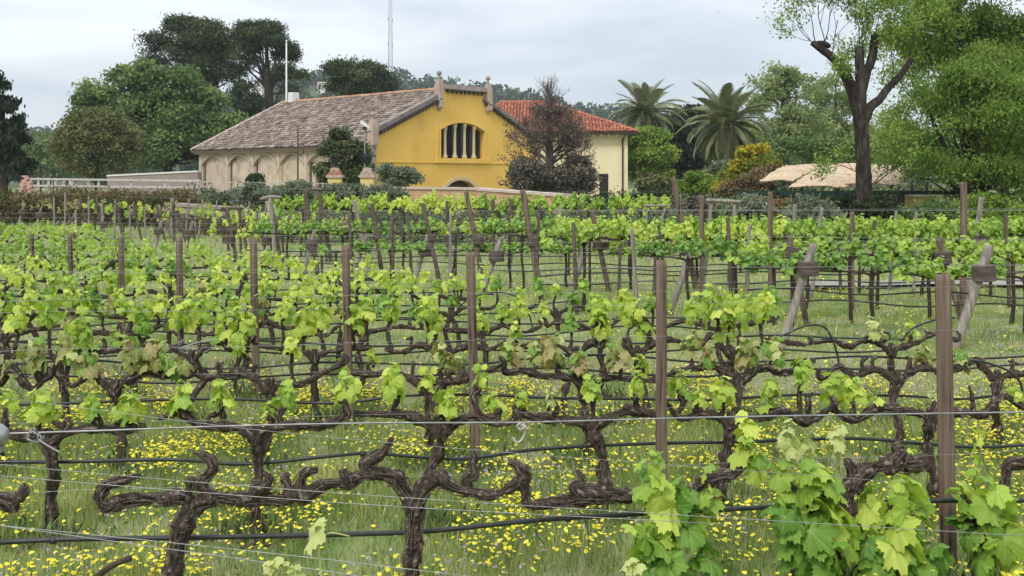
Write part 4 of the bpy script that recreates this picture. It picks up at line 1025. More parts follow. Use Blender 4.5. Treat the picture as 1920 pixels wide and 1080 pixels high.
# pale rail fence, continues as a thin rail before the hall
def rail_fence(name, label, pxs, dA, dB, y1, y2, r, matn, base_y=None, pr=None):
    pts = [P(q, HOR, dA + (dB - dA) * (q - pxs[0]) / (pxs[-1] - pxs[0])) for q in pxs]
    root = empty(name, (pts[0][0], pts[0][1], 0), label, 'fence'); o_ = np.array([pts[0][0], pts[0][1], 0])
    for k, q in enumerate(pts):
        gz = float(ground_z(q[0], q[1])); f = k / (len(pts) - 1); zt = HC - (y1[0] + (y1[1] - y1[0]) * f - HOR) * q[1] / F
        rr_ = (pr or {}).get(k, r)
        MB().box((q[0] - o_[0], q[1] - o_[1], (zt + gz) / 2 + .04), (rr_ * 2, rr_ * 2, zt - gz + .08)).build('post', MATS[matn], root, False)
    for yy in (y1, y2):
        a, b = pts[0] - o_, pts[-1] - o_; a[2] = HC - (yy[0] - HOR) * pts[0][1] / F; b[2] = HC - (yy[1] - HOR) * pts[-1][1] / F
        mb = MB(); bar3(mb, a + [0, -r, 0], b + [0, -r, 0], r * 1.2, r * 1.9); mb.build('rail', MATS[matn], root, False)
rail_fence('rail_fence', 'pale two rail wooden fence left of the hall', [58, 72, 91, 104, 120, 134, 166, 185, 246, 310, 372], 52, 48, (335.5, 339), (348, 351.5), .05, 'fence_pale', pr={5: .09, 4: .06})
rail_fence('rail_fence', 'thin grey rail fence across the front of the blind arches', [376, 420, 465, 510, 560, 605, 648], 49, 50, (341, 345), (350, 354), .022, 'fence_pale')
p = P(50, HOR, 50); br = empty('brick_stub', (p[0], p[1], 0), 'broken pinkish brick stub where the pale fence meets the cypress', 'brick pier')
me = MB().box((0, 0, 0), (.24, .12, .09)).mesh('brick', MATS['pink_brick'], False)
for r in range(21):
    w_ = .95 - .6 * max(0, (r - 9) / 11); n = max(1, int(w_ / .25))
    for k in range(n):
        for dd_ in (0, .13):
            link('brick', me, br, M=Matrix.Translation((-w_ / 2 + (k + .5 + .3 * (r % 2)) * w_ / n - .1, dd_, .1 + r * .098)) @ Matrix.Rotation(random.uniform(-.15, .15), 4, 'Z'))

# ------------------------------------------------------------------ reed roofed shelter with green metal frame
dP = 42.0
sh = empty('reed_shelter', P(1600, HOR, dP) * [1, 1, 0], 'shelter with curved roof of pale reed mats on a green metal frame', 'shelter')
org = P(1600, HOR, dP) * [1, 1, 0]
def reed(y_lo, y_hi, x0_lo, x1_lo, x0_hi, x1_hi, d_lo, d_hi, seed, lift=0):
    rg = np.random.default_rng(seed); nu_, nv_ = 26, 30; V = []; T = []
    for j in range(nv_ + 1):
        f = j / nv_; d = d_lo + (d_hi - d_lo) * f; y = y_lo + (y_hi - y_lo) * (1 - (1 - f) ** 1.35); rowt = rg.random()
        for i_ in range(nu_ + 1):
            g_ = i_ / nu_; x = (x0_lo + (x0_hi - x0_lo) * f) * (1 - g_) + (x1_lo + (x1_hi - x1_lo) * f) * g_
            p = P(x + rg.normal() * 1.0 * (i_ in (0, nu_)), y + 1.5 * math.sin(g_ * 6 + seed) , d) - org
            p[2] += rg.normal() * .012 + lift + .02 * (j % 2); V.append(p); T.append(rowt * .5 + rg.random() * .5)
    n_ = nu_ + 1; i = (np.arange(nv_)[:, None] * n_ + np.arange(nu_)[None]).ravel()
    V = np.array(V); Q = np.stack([i, i + 1, i + n_ + 1, i + n_], -1); m_ = len(V)
    Vb = V - [0, 0, .035]; Q2 = Q[:, ::-1] + m_
    return np.vstack([V, Vb]), [Q, Q2], np.r_[T, T]
for k, a in enumerate([(337, 308, 1424, 1488, 1476, 1555, 38, 44, 1, -.03), (350, 308, 1478, 1592, 1548, 1650, 37, 44, 2), (346, 309, 1585, 1688, 1640, 1712, 37, 44, 3, .03)]):
    V, Fs, T = reed(*a); MB().add(V, Fs, T).build('reed_mat', MATS['reed_mat'], sh, False)
yb = 361
for k, px_ in enumerate((1458, 1568, 1665, 1693, 1800)):
    p = P(px_, HOR, 37) - org; zt = HC - (yb - HOR) * 37 / F; gz = float(ground_z(p[0] + org[0], 37))
    MB().box((p[0], p[1], (zt + gz) / 2), (.09, .09, zt - gz)).build('post', MATS['green_metal'], sh, False)
    q = P(px_ + 45, 310, 44) - org; a = np.array([p[0], p[1], zt]); mid = P(px_ + 18, 333, 39.5) - org
    V, G = sweep([(*a, .04), (*(mid - [0, 0, .06]), .04), (*(q - [0, 0, .06]), .04)], 5, 0, 0, .5); MB().add(V, G).build('rafter', MATS['green_metal'], sh)
    MB().box((q[0], q[1], (q[2] - .8) / 2 - .05), (.09, .09, q[2] + .7)).build('post', MATS['green_metal'], sh, False)
mb = MB(); bar3(mb, P(1385, yb, 37) - org, P(1815, yb, 37) - org, .09, .13); mb.build('beam', MATS['green_metal'], sh, False)
mb = MB(); bar3(mb, P(1385, yb + 5, 37) - org, P(1600, yb + 5, 37) - org, .05, .05); mb.build('beam', MATS['green_metal'], sh, False)

# small dark bird high in the sky
p = P(1347, 23, 60); V = np.array([(-.07, 0, .03), (0, .05, 0), (.07, 0, .03), (0, -.05, 0), (0, 0, -.02), (0, 0, .02)])
b_ = MB().add(V, [(0, 1, 5), (1, 2, 5), (2, 3, 5), (3, 0, 5), (1, 0, 4), (2, 1, 4), (3, 2, 4), (0, 3, 4)]).build('bird', MATS['black_metal'], None, False, None)
b_.location = Vector(p.tolist()); tag(b_, 'tiny dark bird flying high over the palms', 'bird')
# ------------------------------------------------------------------ vine leaves
KA = np.radians([0, 25, 48, 78, 105, 140, 166, 180]); KR = np.array([1.0, .72, .94, .60, .75, .60, .44, .08])
def leaf_geo(lod, seed):
    """lobed, toothed, cupped vine leaf; stalk joins at the origin, tip towards +Y, upper side +Z; length about 1"""
    rg = np.random.default_rng(seed)
    n = {2: 48, 1: 24, 0: 12}[lod]
    if lod == 0: th = np.radians([0, 26, 50, 80, 108, 150, 180, -150, -108, -80, -50, -26])
    else: th = np.linspace(-np.pi, np.pi, n, endpoint=False)
    r = np.interp(np.abs(th), KA, KR) * (1 + .06 * np.sin(th * 2 + seed))
    if lod: r = r * (1 + (.065 if lod == 2 else .05) * np.where(np.arange(n) % 2, 1, -1)) * (1 + rg.normal(size=n) * .02)
    sk = rg.uniform(-.06, .06); cup = rg.uniform(.15, .50); wav = rg.uniform(.04, .10); ph = rg.uniform(0, 6); fold = rg.uniform(.05, .22)
    rings = {2: (.35, .68, 1.0), 1: (.55, 1.0), 0: (1.0,)}[lod]
    V = [np.array([[0, 0, 0]])]; vein = [np.array([1.0])]
    va = np.radians([0, 50, -50, 106, -106, 155, -155])
    dv = np.min(np.abs(th[:, None] - va[None]), 1); vv = np.clip(1 - dv / .16, 0, 1)
    for q in rings:
        x = np.sin(th) * r * q * .80 + sk * q * q; y = np.cos(th) * r * q * .82
        R2 = (x * x + y * y)
        z = -cup * R2 - fold * np.abs(x) * .3 + wav * np.sin(3 * th + ph) * q * q + .045 * q * (1 - vv) * np.sin(np.abs(th) * 7) - .02 * vv
        z = z - .12 * np.clip(y, 0, None) ** 2
        V.append(np.stack([x, y, z], -1)); vein.append(vv * (1 if q < 1 else .6))
    V = np.vstack(V); vein = np.concatenate(vein)
    j = np.arange(n); jn = (j + 1) % n
    G = [np.stack([np.zeros(n, int), 1 + j, 1 + jn], -1)]
    if len(rings) > 1:
        G.append(np.vstack([np.stack([1 + k * n + j, 1 + (k + 1) * n + j, 1 + (k + 1) * n + jn, 1 + k * n + jn], -1) for k in range(len(rings) - 1)]))
    return V, G, vein
GEO = {(l, s_): leaf_geo(l, s_ + 3) for l in (0, 1, 2) for s_ in range(6)}
LM = {}
def leaf_me(hue, lod, var):
    k = (hue, lod, var)
    if k not in LM:
        V, G, vein = GEO[(lod, var)]
        LM[k] = np_mesh('leaf', V, G, MATS['leaf_' + hue], np.full(len(V), .12 + .15 * var), lod == 2, vein)
    return LM[k]
def leaf_frame(az_, drop, roll):
    """columns X, Y (blade direction), Z (upper side)"""
    y = np.array([math.cos(az_) * math.cos(drop), math.sin(az_) * math.cos(drop), -math.sin(drop)])
    z = np.array([math.cos(az_) * math.sin(drop), math.sin(az_) * math.sin(drop), math.cos(drop)])
    x = np.cross(y, z); c, s = math.cos(roll), math.sin(roll)
    return np.stack([x * c + z * s, y, z * c - x * s], 1)
def shoot_leaves(ln, spread, n, size, rg, lean, tipsmall=True):
    """stem points and leaf placements of one spring shoot, relative to its foot"""
    top = np.array([lean[0], lean[1], ln]); mid = top * .5 + np.array([rg.normal() * .02, rg.normal() * .02, 0])
    stem = [(0, 0, -.02, .0042), (*mid, .0036), (*top, .0016)]
    out_ = []
    a = rg.uniform(0, 6.28)
    for k in range(n):
        t = (k + .7) / n; p = (1 - t) ** 2 * 0 + 2 * t * (1 - t) * mid + t * t * top if t < 1 else top
        a += 2.4 + rg.normal() * .5
        sz = size * (1.12 - .55 * t ** 2 if tipsmall else 1) * rg.uniform(.7, 1.15)
        pet = spread * rg.uniform(.35, 1.0) * (1.05 - .5 * t)
        dirv = np.array([math.cos(a), math.sin(a) * .9, rg.uniform(-.15, .5)])
        q = p + dirv * pet
        drop = rg.uniform(.35, 1.45) if t < .8 else rg.uniform(-.5, .8)
        M = leaf_frame(a + rg.normal() * .35, drop, rg.normal() * .4)
        out_.append((q, M, sz, p))
    return stem, out_

def single_shoot(root, org, foot, ln, spread, n, size, hue, rg, lod, lean=(0, 0)):
    stem, lv = shoot_leaves(ln, spread, n, size, rg, lean)
    mb = MB(); V, G = sweep(stem, 5, 0, 0, .03); mb.add(V, G)
    for (q, M, sz, p) in lv:
        V, G = sweep([(*p, .0017), (*((p + q) / 2 + [0, 0, .008]), .0014), (*q, .0012)], 3, cap=False); mb.add(V, G)
    so_ = link('shoot', mb.mesh('shoot', MATS['shoot_green']), root, foot - org)
    for k, (q, M, sz, p) in enumerate(lv):
        h_ = hue
        if hue == 'bronze' and k % 3 == 2: h_ = 'pale' if k % 2 else 'deep'
        if hue == 'lime' and rg.random() < .2: h_ = 'green'
        if hue == 'green' and rg.random() < .3: h_ = 'lime'
        M4 = Matrix.Translation(q.tolist()) @ Matrix(M.tolist()).to_4x4() @ Matrix.Scale(sz, 4)
        link('leaf', leaf_me(h_, lod, int(rg.integers(6))), so_, M=M4)
    return so_

def joined_foliage(clumps, rg, lod=0):
    """clumps: (x,y,z foot, height, spread, n, size); one mesh of real leaves"""
    Vs, Gs, Ts, vn, off = [], {}, [], [], 0
    st = MB()
    for (f, ln, sp, n, size) in clumps:
        stem, lv = shoot_leaves(ln, sp, n, size, rg, (rg.normal() * .04, rg.normal() * .04))
        ct = rg.random()
        for (q, M, sz, p) in lv:
            V, G, vein = GEO[(lod, int(rg.integers(6)))]
            Vs.append(V * sz @ M.T + q + f); vn.append(vein)
            for g in G: Gs.setdefault(g.shape[1], []).append(g + off)
            Ts.append(np.full(len(V), np.clip(ct * .6 + rg.random() * .45, 0, 1))); off += len(V)
    return np.vstack(Vs), [np.vstack(v) for v in Gs.values()], np.concatenate(Ts), np.concatenate(vn)

# ------------------------------------------------------------------ rows of the near block
ROWS = [(4.28, 4.98, 1990), (5.50, 6.12, 1990), (6.85, 7.25, 1990), (7.95, 8.45, 1990), (9.0, 9.6, 1500), (10.1, 10.9, 1150), (11.5, 12.3, 940), (13.0, 13.9, 700), (14.8, 15.6, 520), (16.8, 17.6, 380), (19.0, 20, 300), (21.5, 22.5, 230), (24.2, 25, 170)]
def rd(k, px):
    a, b, _ = ROWS[k]; t = px / 1920.0
    return 1.0 / ((1 - t) / a + t / b)
ZC = [.635, .635, .635, .64, .64, .65, .66, .66, .67, .68, .69, .70, .70]
def cy(k, px): return HOR + (HC - ZC[k]) / rd(k, px) * F
ORD = ['first', 'second', 'third', 'fourth', 'fifth', 'sixth', 'seventh', 'eighth', 'ninth', 'tenth', 'eleventh', 'twelfth', 'thirteenth', 'fourteenth', 'fifteenth', 'sixteenth', 'seventeenth', 'eighteenth', 'nineteenth', 'twentieth', 'twenty-first', 'twenty-second', 'twenty-third', 'twenty-fourth', 'twenty-fifth', 'twenty-sixth', 'twenty-seventh', 'twenty-eighth', 'twenty-ninth', 'thirtieth']

def gz(x, y): return float(ground_z(x, y))
def jit(pts, rg, a):
    p = np.array(pts, float); p[1:-1, :3] += rg.normal(size=(len(p) - 2, 3)) * a; p[1:, 3] *= 1 + rg.normal(size=len(p) - 1) * .12
    return p

SW = sweep
def shreds(mb, A, rg, per_m=110, near_only=True):
    """strips of loose bark lying along a limb (A: dense samples x,y,z,r)"""
    ln = float(np.linalg.norm(np.diff(A[:, :3], axis=0), axis=1).sum()); n = int(ln * per_m); m = len(A)
    for _ in range(n):
        i0 = int(rg.integers(0, m - 2)); k = int(min(m - 1 - i0, rg.integers(3, 9)))
        if k < 2: continue
        T = A[i0 + k, :3] - A[i0, :3]; T = T / (np.linalg.norm(T) + 1e-9)
        u = rand_dirs(1, rg)[0]; u[1] = -abs(u[1]); u = u - T * (u @ T); u /= np.linalg.norm(u) + 1e-9
        lift = rg.uniform(.0, .5) ** 2; pts = []
        for q in range(k + 1):
            t = q / k; a = A[i0 + q]; pts.append((*(a[:3] + u * a[3] * (1.06 + lift * (t if lift > .1 else .1)) + np.array([0, 0, -.25 * lift * t * t * a[3]])), rg.uniform(.0012, .0026) * (1 - .6 * t)))
        V, G = SW(pts, 3, 0, 0, None, 0, False); mb.add(V, G, float(rg.uniform(.15, 1)))
def vine_body(rg, h, xl, xr, spurs, rad, near=True, straight=False, shred=False):
    """old trunk with two arms along x and knuckled spurs [(x, z top)], foot at the origin"""
    mb = MB(); seg = 13 if near else 6; stp = (.012 if shred else .018) if near else .07; ro = .17 if near else .1
    a = .012 if straight else .035
    def sweep(p_, sg, ro_, sd, st_=None, fl_=0, cap=True):
        if near and sg > 7: return bark_sweep(p_, sg, int(sd), st_, .22, .26)
        V, G = SW(p_, sg, ro_, sd, st_, 0); return V, G, .4
    lean = rg.normal() * (.02 if straight else .06)
    tp = [(lean, 0, -.08, rad * 1.35), (lean * .8 + rg.normal() * a, rg.normal() * a, h * .3, rad * 1.05), (lean * .3 + rg.normal() * a, rg.normal() * a, h * .62, rad), (0, 0, h - .09, rad * 1.12), (0, 0, h - .01, rad * .9)]
    V, G, T = sweep(tp, seg, ro, rg.integers(99), stp, 0); mb.add(V, G, T)
    arms = []
    for sgn, ext in ((-1, xl), (1, xr)):
        ext = abs(ext)
        if ext < .06: continue
        n = max(3, int(ext / (.13 if near else .3))); pts = [(0, 0, h - .11, rad * .95), (sgn * .05, 0, h - .05, rad * .92)]
        z = h
        for k in range(1, n + 1):
            t = k / n; z = h + rg.normal() * (.03 if not straight else .012)
            pts.append((sgn * (.06 + (ext - .06) * t), rg.normal() * .015, z, rad * (.88 - .28 * t) * rg.uniform(.75, 1.35)))
        if rg.random() < .6 and near:
            e = pts[-1]; pts.append((e[0] + sgn * .03, e[1], e[2] + .03, rad * .7)); pts.append((e[0] + sgn * .01, e[1], e[2] + .07, rad * .5))
        p = np.array(pts); V, G, T = sweep(p, seg, ro * 1.1, rg.integers(99), stp, 0); mb.add(V, G, T); arms.append(catmull(p, .02))
    A = np.vstack(arms) if arms else np.array([[0, 0, h, rad]])
    if near and shred:
        for a_ in arms + [catmull(np.array(tp), .02)]: shreds(mb, catmull(a_[::4], .015), rg, 120)
    for (sx_, sz_) in spurs:
        k = np.argmin(np.abs(A[:, 0] - sx_) + .2 * np.abs(A[:, 2] - h)); b = A[k]
        zt = max(sz_, b[2] + .035); hh_ = zt - b[2]; bend = rg.normal() * .02
        pts = [(b[0], b[1], b[2], rad * .62), (sx_ * .4 + b[0] * .6 + bend, b[1], b[2] + hh_ * .4, rad * .58), (sx_ + bend * 1.2, b[1] + rg.normal() * .01, b[2] + hh_ * .75, rad * .46), (sx_, b[1], zt, rad * (.52 if near else .3))]
        V, G, T = sweep(pts, seg - 2 if near else 5, ro * 1.4, rg.integers(99), stp, 0); mb.add(V, G, T)
        if near and rg.random() < .75:
            for q in range(rg.integers(1, 3)):
                d_ = rand_dirs(1, rg)[0] * .022; c = np.array([sx_, b[1], zt - .012]) + d_
                V, G, T = sweep([(*(c - d_ * .8), rad * .3), (*(c + d_ * .4), rad * .34), (*(c + d_ * 1.1 + [0, 0, .012]), rad * .2)], 7, .2, 3, .01); mb.add(V, G, T)
    return mb

HUEWORD = {'lime': 'lime green', 'green': 'fresh green', 'deep': 'deeper green', 'bronze': 'bronze tinged', 'pale': 'pale'}
ROWNAME = ['nearest', 'second', 'third', 'fourth', 'fifth', 'sixth', 'seventh', 'eighth', 'ninth', 'tenth', 'eleventh', 'twelfth', 'thirteenth']
# clumps of leaves: (px, py, radius px, hue)
CL = {1: [(75, 750, 42, 'lime'), (100, 775, 24, 'lime'), (185, 752, 34, 'lime'), (240, 755, 44, 'lime'), (330, 745, 42, 'lime'), (415, 732, 36, 'lime'), (535, 735, 36, 'green'), (505, 772, 24, 'lime'), (650, 716, 36, 'lime'), (735, 712, 42, 'lime'), (800, 705, 30, 'lime'), (838, 757, 42, 'lime'), (902, 702, 30, 'green'), (930, 755, 34, 'lime'), (982, 752, 26, 'lime'), (1032, 745, 20, 'pale'),
          (1112, 722, 32, 'lime'), (1188, 714, 32, 'lime'), (1275, 718, 36, 'green'), (1310, 745, 28, 'lime'), (1352, 728, 38, 'lime'), (1440, 730, 38, 'lime'), (1500, 697, 30, 'green'), (1565, 722, 40, 'lime'), (1602, 735, 36, 'lime'), (1650, 755, 18, 'lime'), (1755, 752, 24, 'pale'), (1900, 740, 26, 'lime'), (10, 745, 28, 'lime')],
      2: [(15, 690, 26, 'bronze'), (75, 655, 40, 'bronze'), (125, 650, 44, 'bronze'), (165, 680, 34, 'bronze'), (250, 652, 38, 'bronze'), (300, 660, 46, 'bronze'), (335, 700, 40, 'bronze'), (455, 650, 22, 'lime'), (548, 640, 30, 'lime'), (640, 690, 24, 'green'), (700, 665, 18, 'lime'), (830, 660, 32, 'bronze'), (850, 685, 28, 'bronze'), (960, 655, 36, 'bronze'), (1005, 660, 30, 'bronze'), (1045, 650, 46, 'bronze'),
          (1085, 680, 34, 'bronze'), (1158, 660, 36, 'bronze'), (1205, 680, 26, 'green'), (1298, 640, 32, 'bronze'), (1330, 665, 30, 'bronze'), (1405, 660, 40, 'bronze'), (1450, 655, 36, 'bronze'), (1735, 670, 32, 'bronze'), (1800, 680, 34, 'bronze'), (1500, 690, 26, 'green')],
      3: [(30, 590, 34, 'lime'), (95, 575, 34, 'green'), (140, 575, 30, 'lime'), (165, 570, 34, 'green'), (225, 575, 24, 'green'), (265, 600, 30, 'deep'), (335, 580, 40, 'lime'), (375, 575, 44, 'lime'), (425, 560, 40, 'lime'), (452, 550, 36, 'lime'), (470, 600, 24, 'lime'), (530, 580, 26, 'lime'), (572, 600, 34, 'lime'), (610, 585, 30, 'lime'), (665, 590, 38, 'lime'), (690, 575, 30, 'lime'), (735, 570, 34, 'lime'), (800, 575, 36, 'lime'), (812, 555, 28, 'lime'),
          (905, 600, 24, 'lime'), (965, 575, 22, 'green'), (1070, 598, 22, 'deep'), (1120, 575, 38, 'lime'), (1130, 555, 32, 'lime'), (1190, 580, 36, 'lime'), (1210, 555, 28, 'lime'), (1310, 575, 40, 'green'), (1345, 560, 42, 'lime'), (1385, 575, 44, 'lime'), (1430, 570, 38, 'lime'), (1365, 535, 28, 'lime'), (1640, 610, 28, 'pale'), (1705, 612, 20, 'lime')]}
TR = {1: [90, 480, 828, 1110, 1370, 1745], 2: [-20, 215, 505, 795, 1092, 1385, 1682, 1870], 3: [-40, 110, 360, 590, 835, 1080, 1195, 1370, 1672]}
rgR = np.random.default_rng(5)
for k in range(4, 13):
    d = rd(k, 600); stepm = .19 if k < 7 else .3
    if k < 6:
        xs_ = []; x = -60
        while x < ROWS[k][2] - 20: xs_.append(x); x += stepm * rgR.uniform(.7, 1.5) / d * F
        CL[k] = []
        for x in xs_:
            r_ = rgR.uniform(.085, .15) / d * F
            hue = rgR.choice(['lime', 'green', 'deep', 'bronze'], p=[.5, .3, .13, .07] if x < 700 else [.4, .3, .3, 0])
            CL[k].append((x, cy(k, x) - rgR.uniform(.14, .27) / d * F, r_, hue))
    TR[k] = list(np.arange(-30 + 40 * (k % 3), ROWS[k][2] - 20, 1.08 / d * F))
if True:
    # bare hero vines of the nearest row, drawn from the photograph: (px, py, half width px)
    H0 = {
     -70: [[(-90, 1250, 24), (-85, 1050, 19), (-80, 960, 17)], [(-80, 980, 15), (-40, 950, 14), (0, 938, 13), (18, 948, 16), (20, 962, 10)], [(14, 940, 13), (38, 930, 11), (52, 912, 8)]],
     345: [[(300, 1260, 26), (312, 1150, 22), (325, 1080, 18), (338, 1010, 17), (352, 962, 18), (362, 940, 18)],
           [(360, 958, 16), (352, 935, 14), (335, 930, 13), (300, 935, 12), (262, 937, 12), (222, 941, 13), (202, 948, 15), (190, 938, 13), (193, 922, 12), (203, 908, 10), (222, 902, 9), (245, 898, 7), (263, 892, 6)],
           [(358, 960, 15), (382, 940, 15), (410, 932, 14), (440, 935, 12), (475, 938, 11), (510, 936, 12), (538, 936, 12), (545, 925, 10), (540, 905, 9), (533, 898, 8), (541, 885, 5)],
           [(402, 936, 12), (386, 918, 12), (378, 908, 11), (388, 893, 10), (402, 878, 9), (398, 864, 9), (384, 854, 8), (374, 852, 6)],
           [(345, 932, 11), (357, 918, 10), (360, 904, 9), (350, 900, 8)],
           [(470, 936, 11), (484, 918, 12), (500, 910, 11), (508, 895, 8), (495, 885, 5)], [(384, 856, 5), (372, 850, 3), (365, 846, 2)]],
     778: [[(762, 1250, 25), (768, 1130, 20), (772, 1075, 17), (775, 1020, 16), (777, 965, 17), (776, 935, 17)],
           [(776, 950, 16), (762, 925, 15), (748, 903, 15), (728, 889, 13), (700, 884, 13), (680, 890, 12), (655, 905, 11), (625, 908, 10), (605, 910, 12), (585, 920, 14), (568, 928, 12), (563, 915, 11), (565, 896, 9), (575, 884, 8), (597, 880, 6)],
           [(700, 888, 12), (685, 880, 11), (684, 868, 11), (700, 858, 10), (718, 848, 10), (726, 836, 8), (735, 822, 5)],
           [(655, 904, 9), (648, 892, 10), (645, 880, 9)],
           [(778, 952, 15), (790, 925, 14), (805, 905, 15), (820, 898, 15), (838, 908, 13), (862, 918, 10), (888, 921, 9), (915, 928, 9), (940, 924, 9), (962, 912, 10), (978, 902, 11), (985, 920, 9), (988, 938, 10), (996, 946, 10), (1025, 942, 9), (1060, 938, 12), (1090, 928, 14)],
           [(1060, 940, 12), (1085, 930, 17), (1110, 925, 18), (1138, 925, 17), (1160, 930, 14), (1180, 928, 12)],
           [(1130, 925, 13), (1136, 900, 10), (1138, 880, 6), (1137, 862, 4)], [(1085, 925, 12), (1075, 912, 10), (1095, 905, 9)], [(1100, 928, 9), (1090, 895, 6), (1082, 880, 3)],
           [(818, 898, 12), (806, 892, 11), (818, 889, 8)],
           [(880, 916, 9), (874, 902, 11), (880, 892, 12), (890, 884, 9), (886, 868, 7), (890, 855, 5), (888, 845, 3)], [(885, 892, 10), (897, 890, 8)],
           [(978, 904, 11), (984, 888, 12), (975, 878, 11), (968, 868, 8), (955, 866, 5)], [(984, 886, 8), (992, 880, 7)]],
     1240: [[(1225, 1270, 25), (1238, 1130, 20), (1242, 1050, 17), (1244, 985, 14)], [(1244, 1000, 13), (1280, 960, 11), (1315, 905, 11), (1345, 895, 10), (1372, 890, 9), (1392, 872, 8), (1396, 852, 6)], [(1243, 1000, 12), (1225, 960, 10), (1215, 925, 8)], [(1345, 895, 8), (1330, 905, 10), (1318, 902, 7)]],
     1550: [[(1540, 1270, 30), (1550, 1130, 26), (1556, 1050, 22), (1560, 990, 19)], [(1560, 1000, 15), (1530, 960, 12), (1500, 930, 10), (1470, 905, 8)], [(1560, 1005, 15), (1585, 965, 15), (1588, 930, 17), (1598, 908, 16), (1620, 888, 16), (1648, 876, 15), (1672, 868, 15), (1688, 852, 14), (1694, 845, 8)], [(1598, 910, 12), (1600, 885, 11), (1592, 868, 8), (1588, 862, 5)], [(1670, 868, 14), (1700, 872, 16), (1735, 865, 13)], [(1690, 856, 11), (1680, 842, 10), (1692, 838, 6)]],
     1640: [[(1640, 1270, 24), (1632, 1120, 20), (1628, 1060, 17), (1634, 990, 13)], [(1634, 1000, 11), (1660, 960, 10), (1690, 930, 8)]],
     1845: [[(1810, 1270, 27), (1822, 1120, 22), (1840, 1060, 20), (1862, 1000, 14)], [(1845, 1050, 14), (1820, 980, 10), (1805, 930, 8)], [(1860, 1010, 12), (1880, 960, 9), (1890, 880, 9), (1915, 868, 11), (1950, 860, 12)]]}
L0 = {-70: 'bare pruned vine stub entering at the left edge, nearest row', 345: 'bare pruned vine in the nearest row with hook shaped left arm', 778: 'bare pruned vine in nearest row forking wide at the bottom centre of the picture',
      1240: 'leafy vine in the nearest row around the second thick post', 1550: 'bushiest vine of the nearest row, with large hanging leaves', 1640: 'leafy vine of the nearest row just left of the rightmost thick post', 1845: 'leafy vine at the right edge of the nearest row, right of the post'}
rg = np.random.default_rng(101)
row0 = {}
for tx, paths in H0.items():
    d = rd(0, tx); b = P(tx, HOR, d); b[2] = gz(b[0], b[1])
    root = empty('grapevine', b, L0[tx], 'grapevine', 'old grapevines of the nearest row'); row0[tx] = (root, b)
    mb = MB()
    for i_, pth in enumerate(paths):
        q = []
        for (a_, y_, r_) in pth:
            dd_ = rd(0, a_); pp = P(a_, y_, dd_) - b; q.append((pp[0], pp[1] + .012 * math.sin(a_ * .05 + i_), max(pp[2], -.1), r_ * dd_ / F))
        q = np.array(q); V, G, T = bark_sweep(q * np.array([1, 1, 1, .92]), 20, i_ + int(abs(tx)), .007, .24, .24); mb.add(V, G, T)
        A = catmull(q, .012); shreds(mb, A, rg, 190); k_ = 0
        for _ in range(int(len(A) * .9)):      # shreds of loose bark and small knots
            a = A[rg.integers(len(A))]; dv = rand_dirs(1, rg)[0]; dv[1] = -abs(dv[1]); r_ = a[3]; c = a[:3] + dv * r_ * .9
            if rg.random() < .35: V, G = sweep([(*(c - dv * r_ * .3), r_ * .32), (*(c + dv * r_ * .12), r_ * .30), (*(c + dv * r_ * .3), r_ * .12)], 6, .15)
            else: V, G = sweep([(*(c - dv * .002), .0022), (*(c + dv * .006 + [rg.normal() * .008, 0, -.012]), .0018), (*(c + dv * .008 + [rg.normal() * .014, 0, -.03 * rg.random()]), .0008)], 3, cap=False)
            mb.add(V, G)
    mb.build('trunk', MATS['vine_bark'], root)
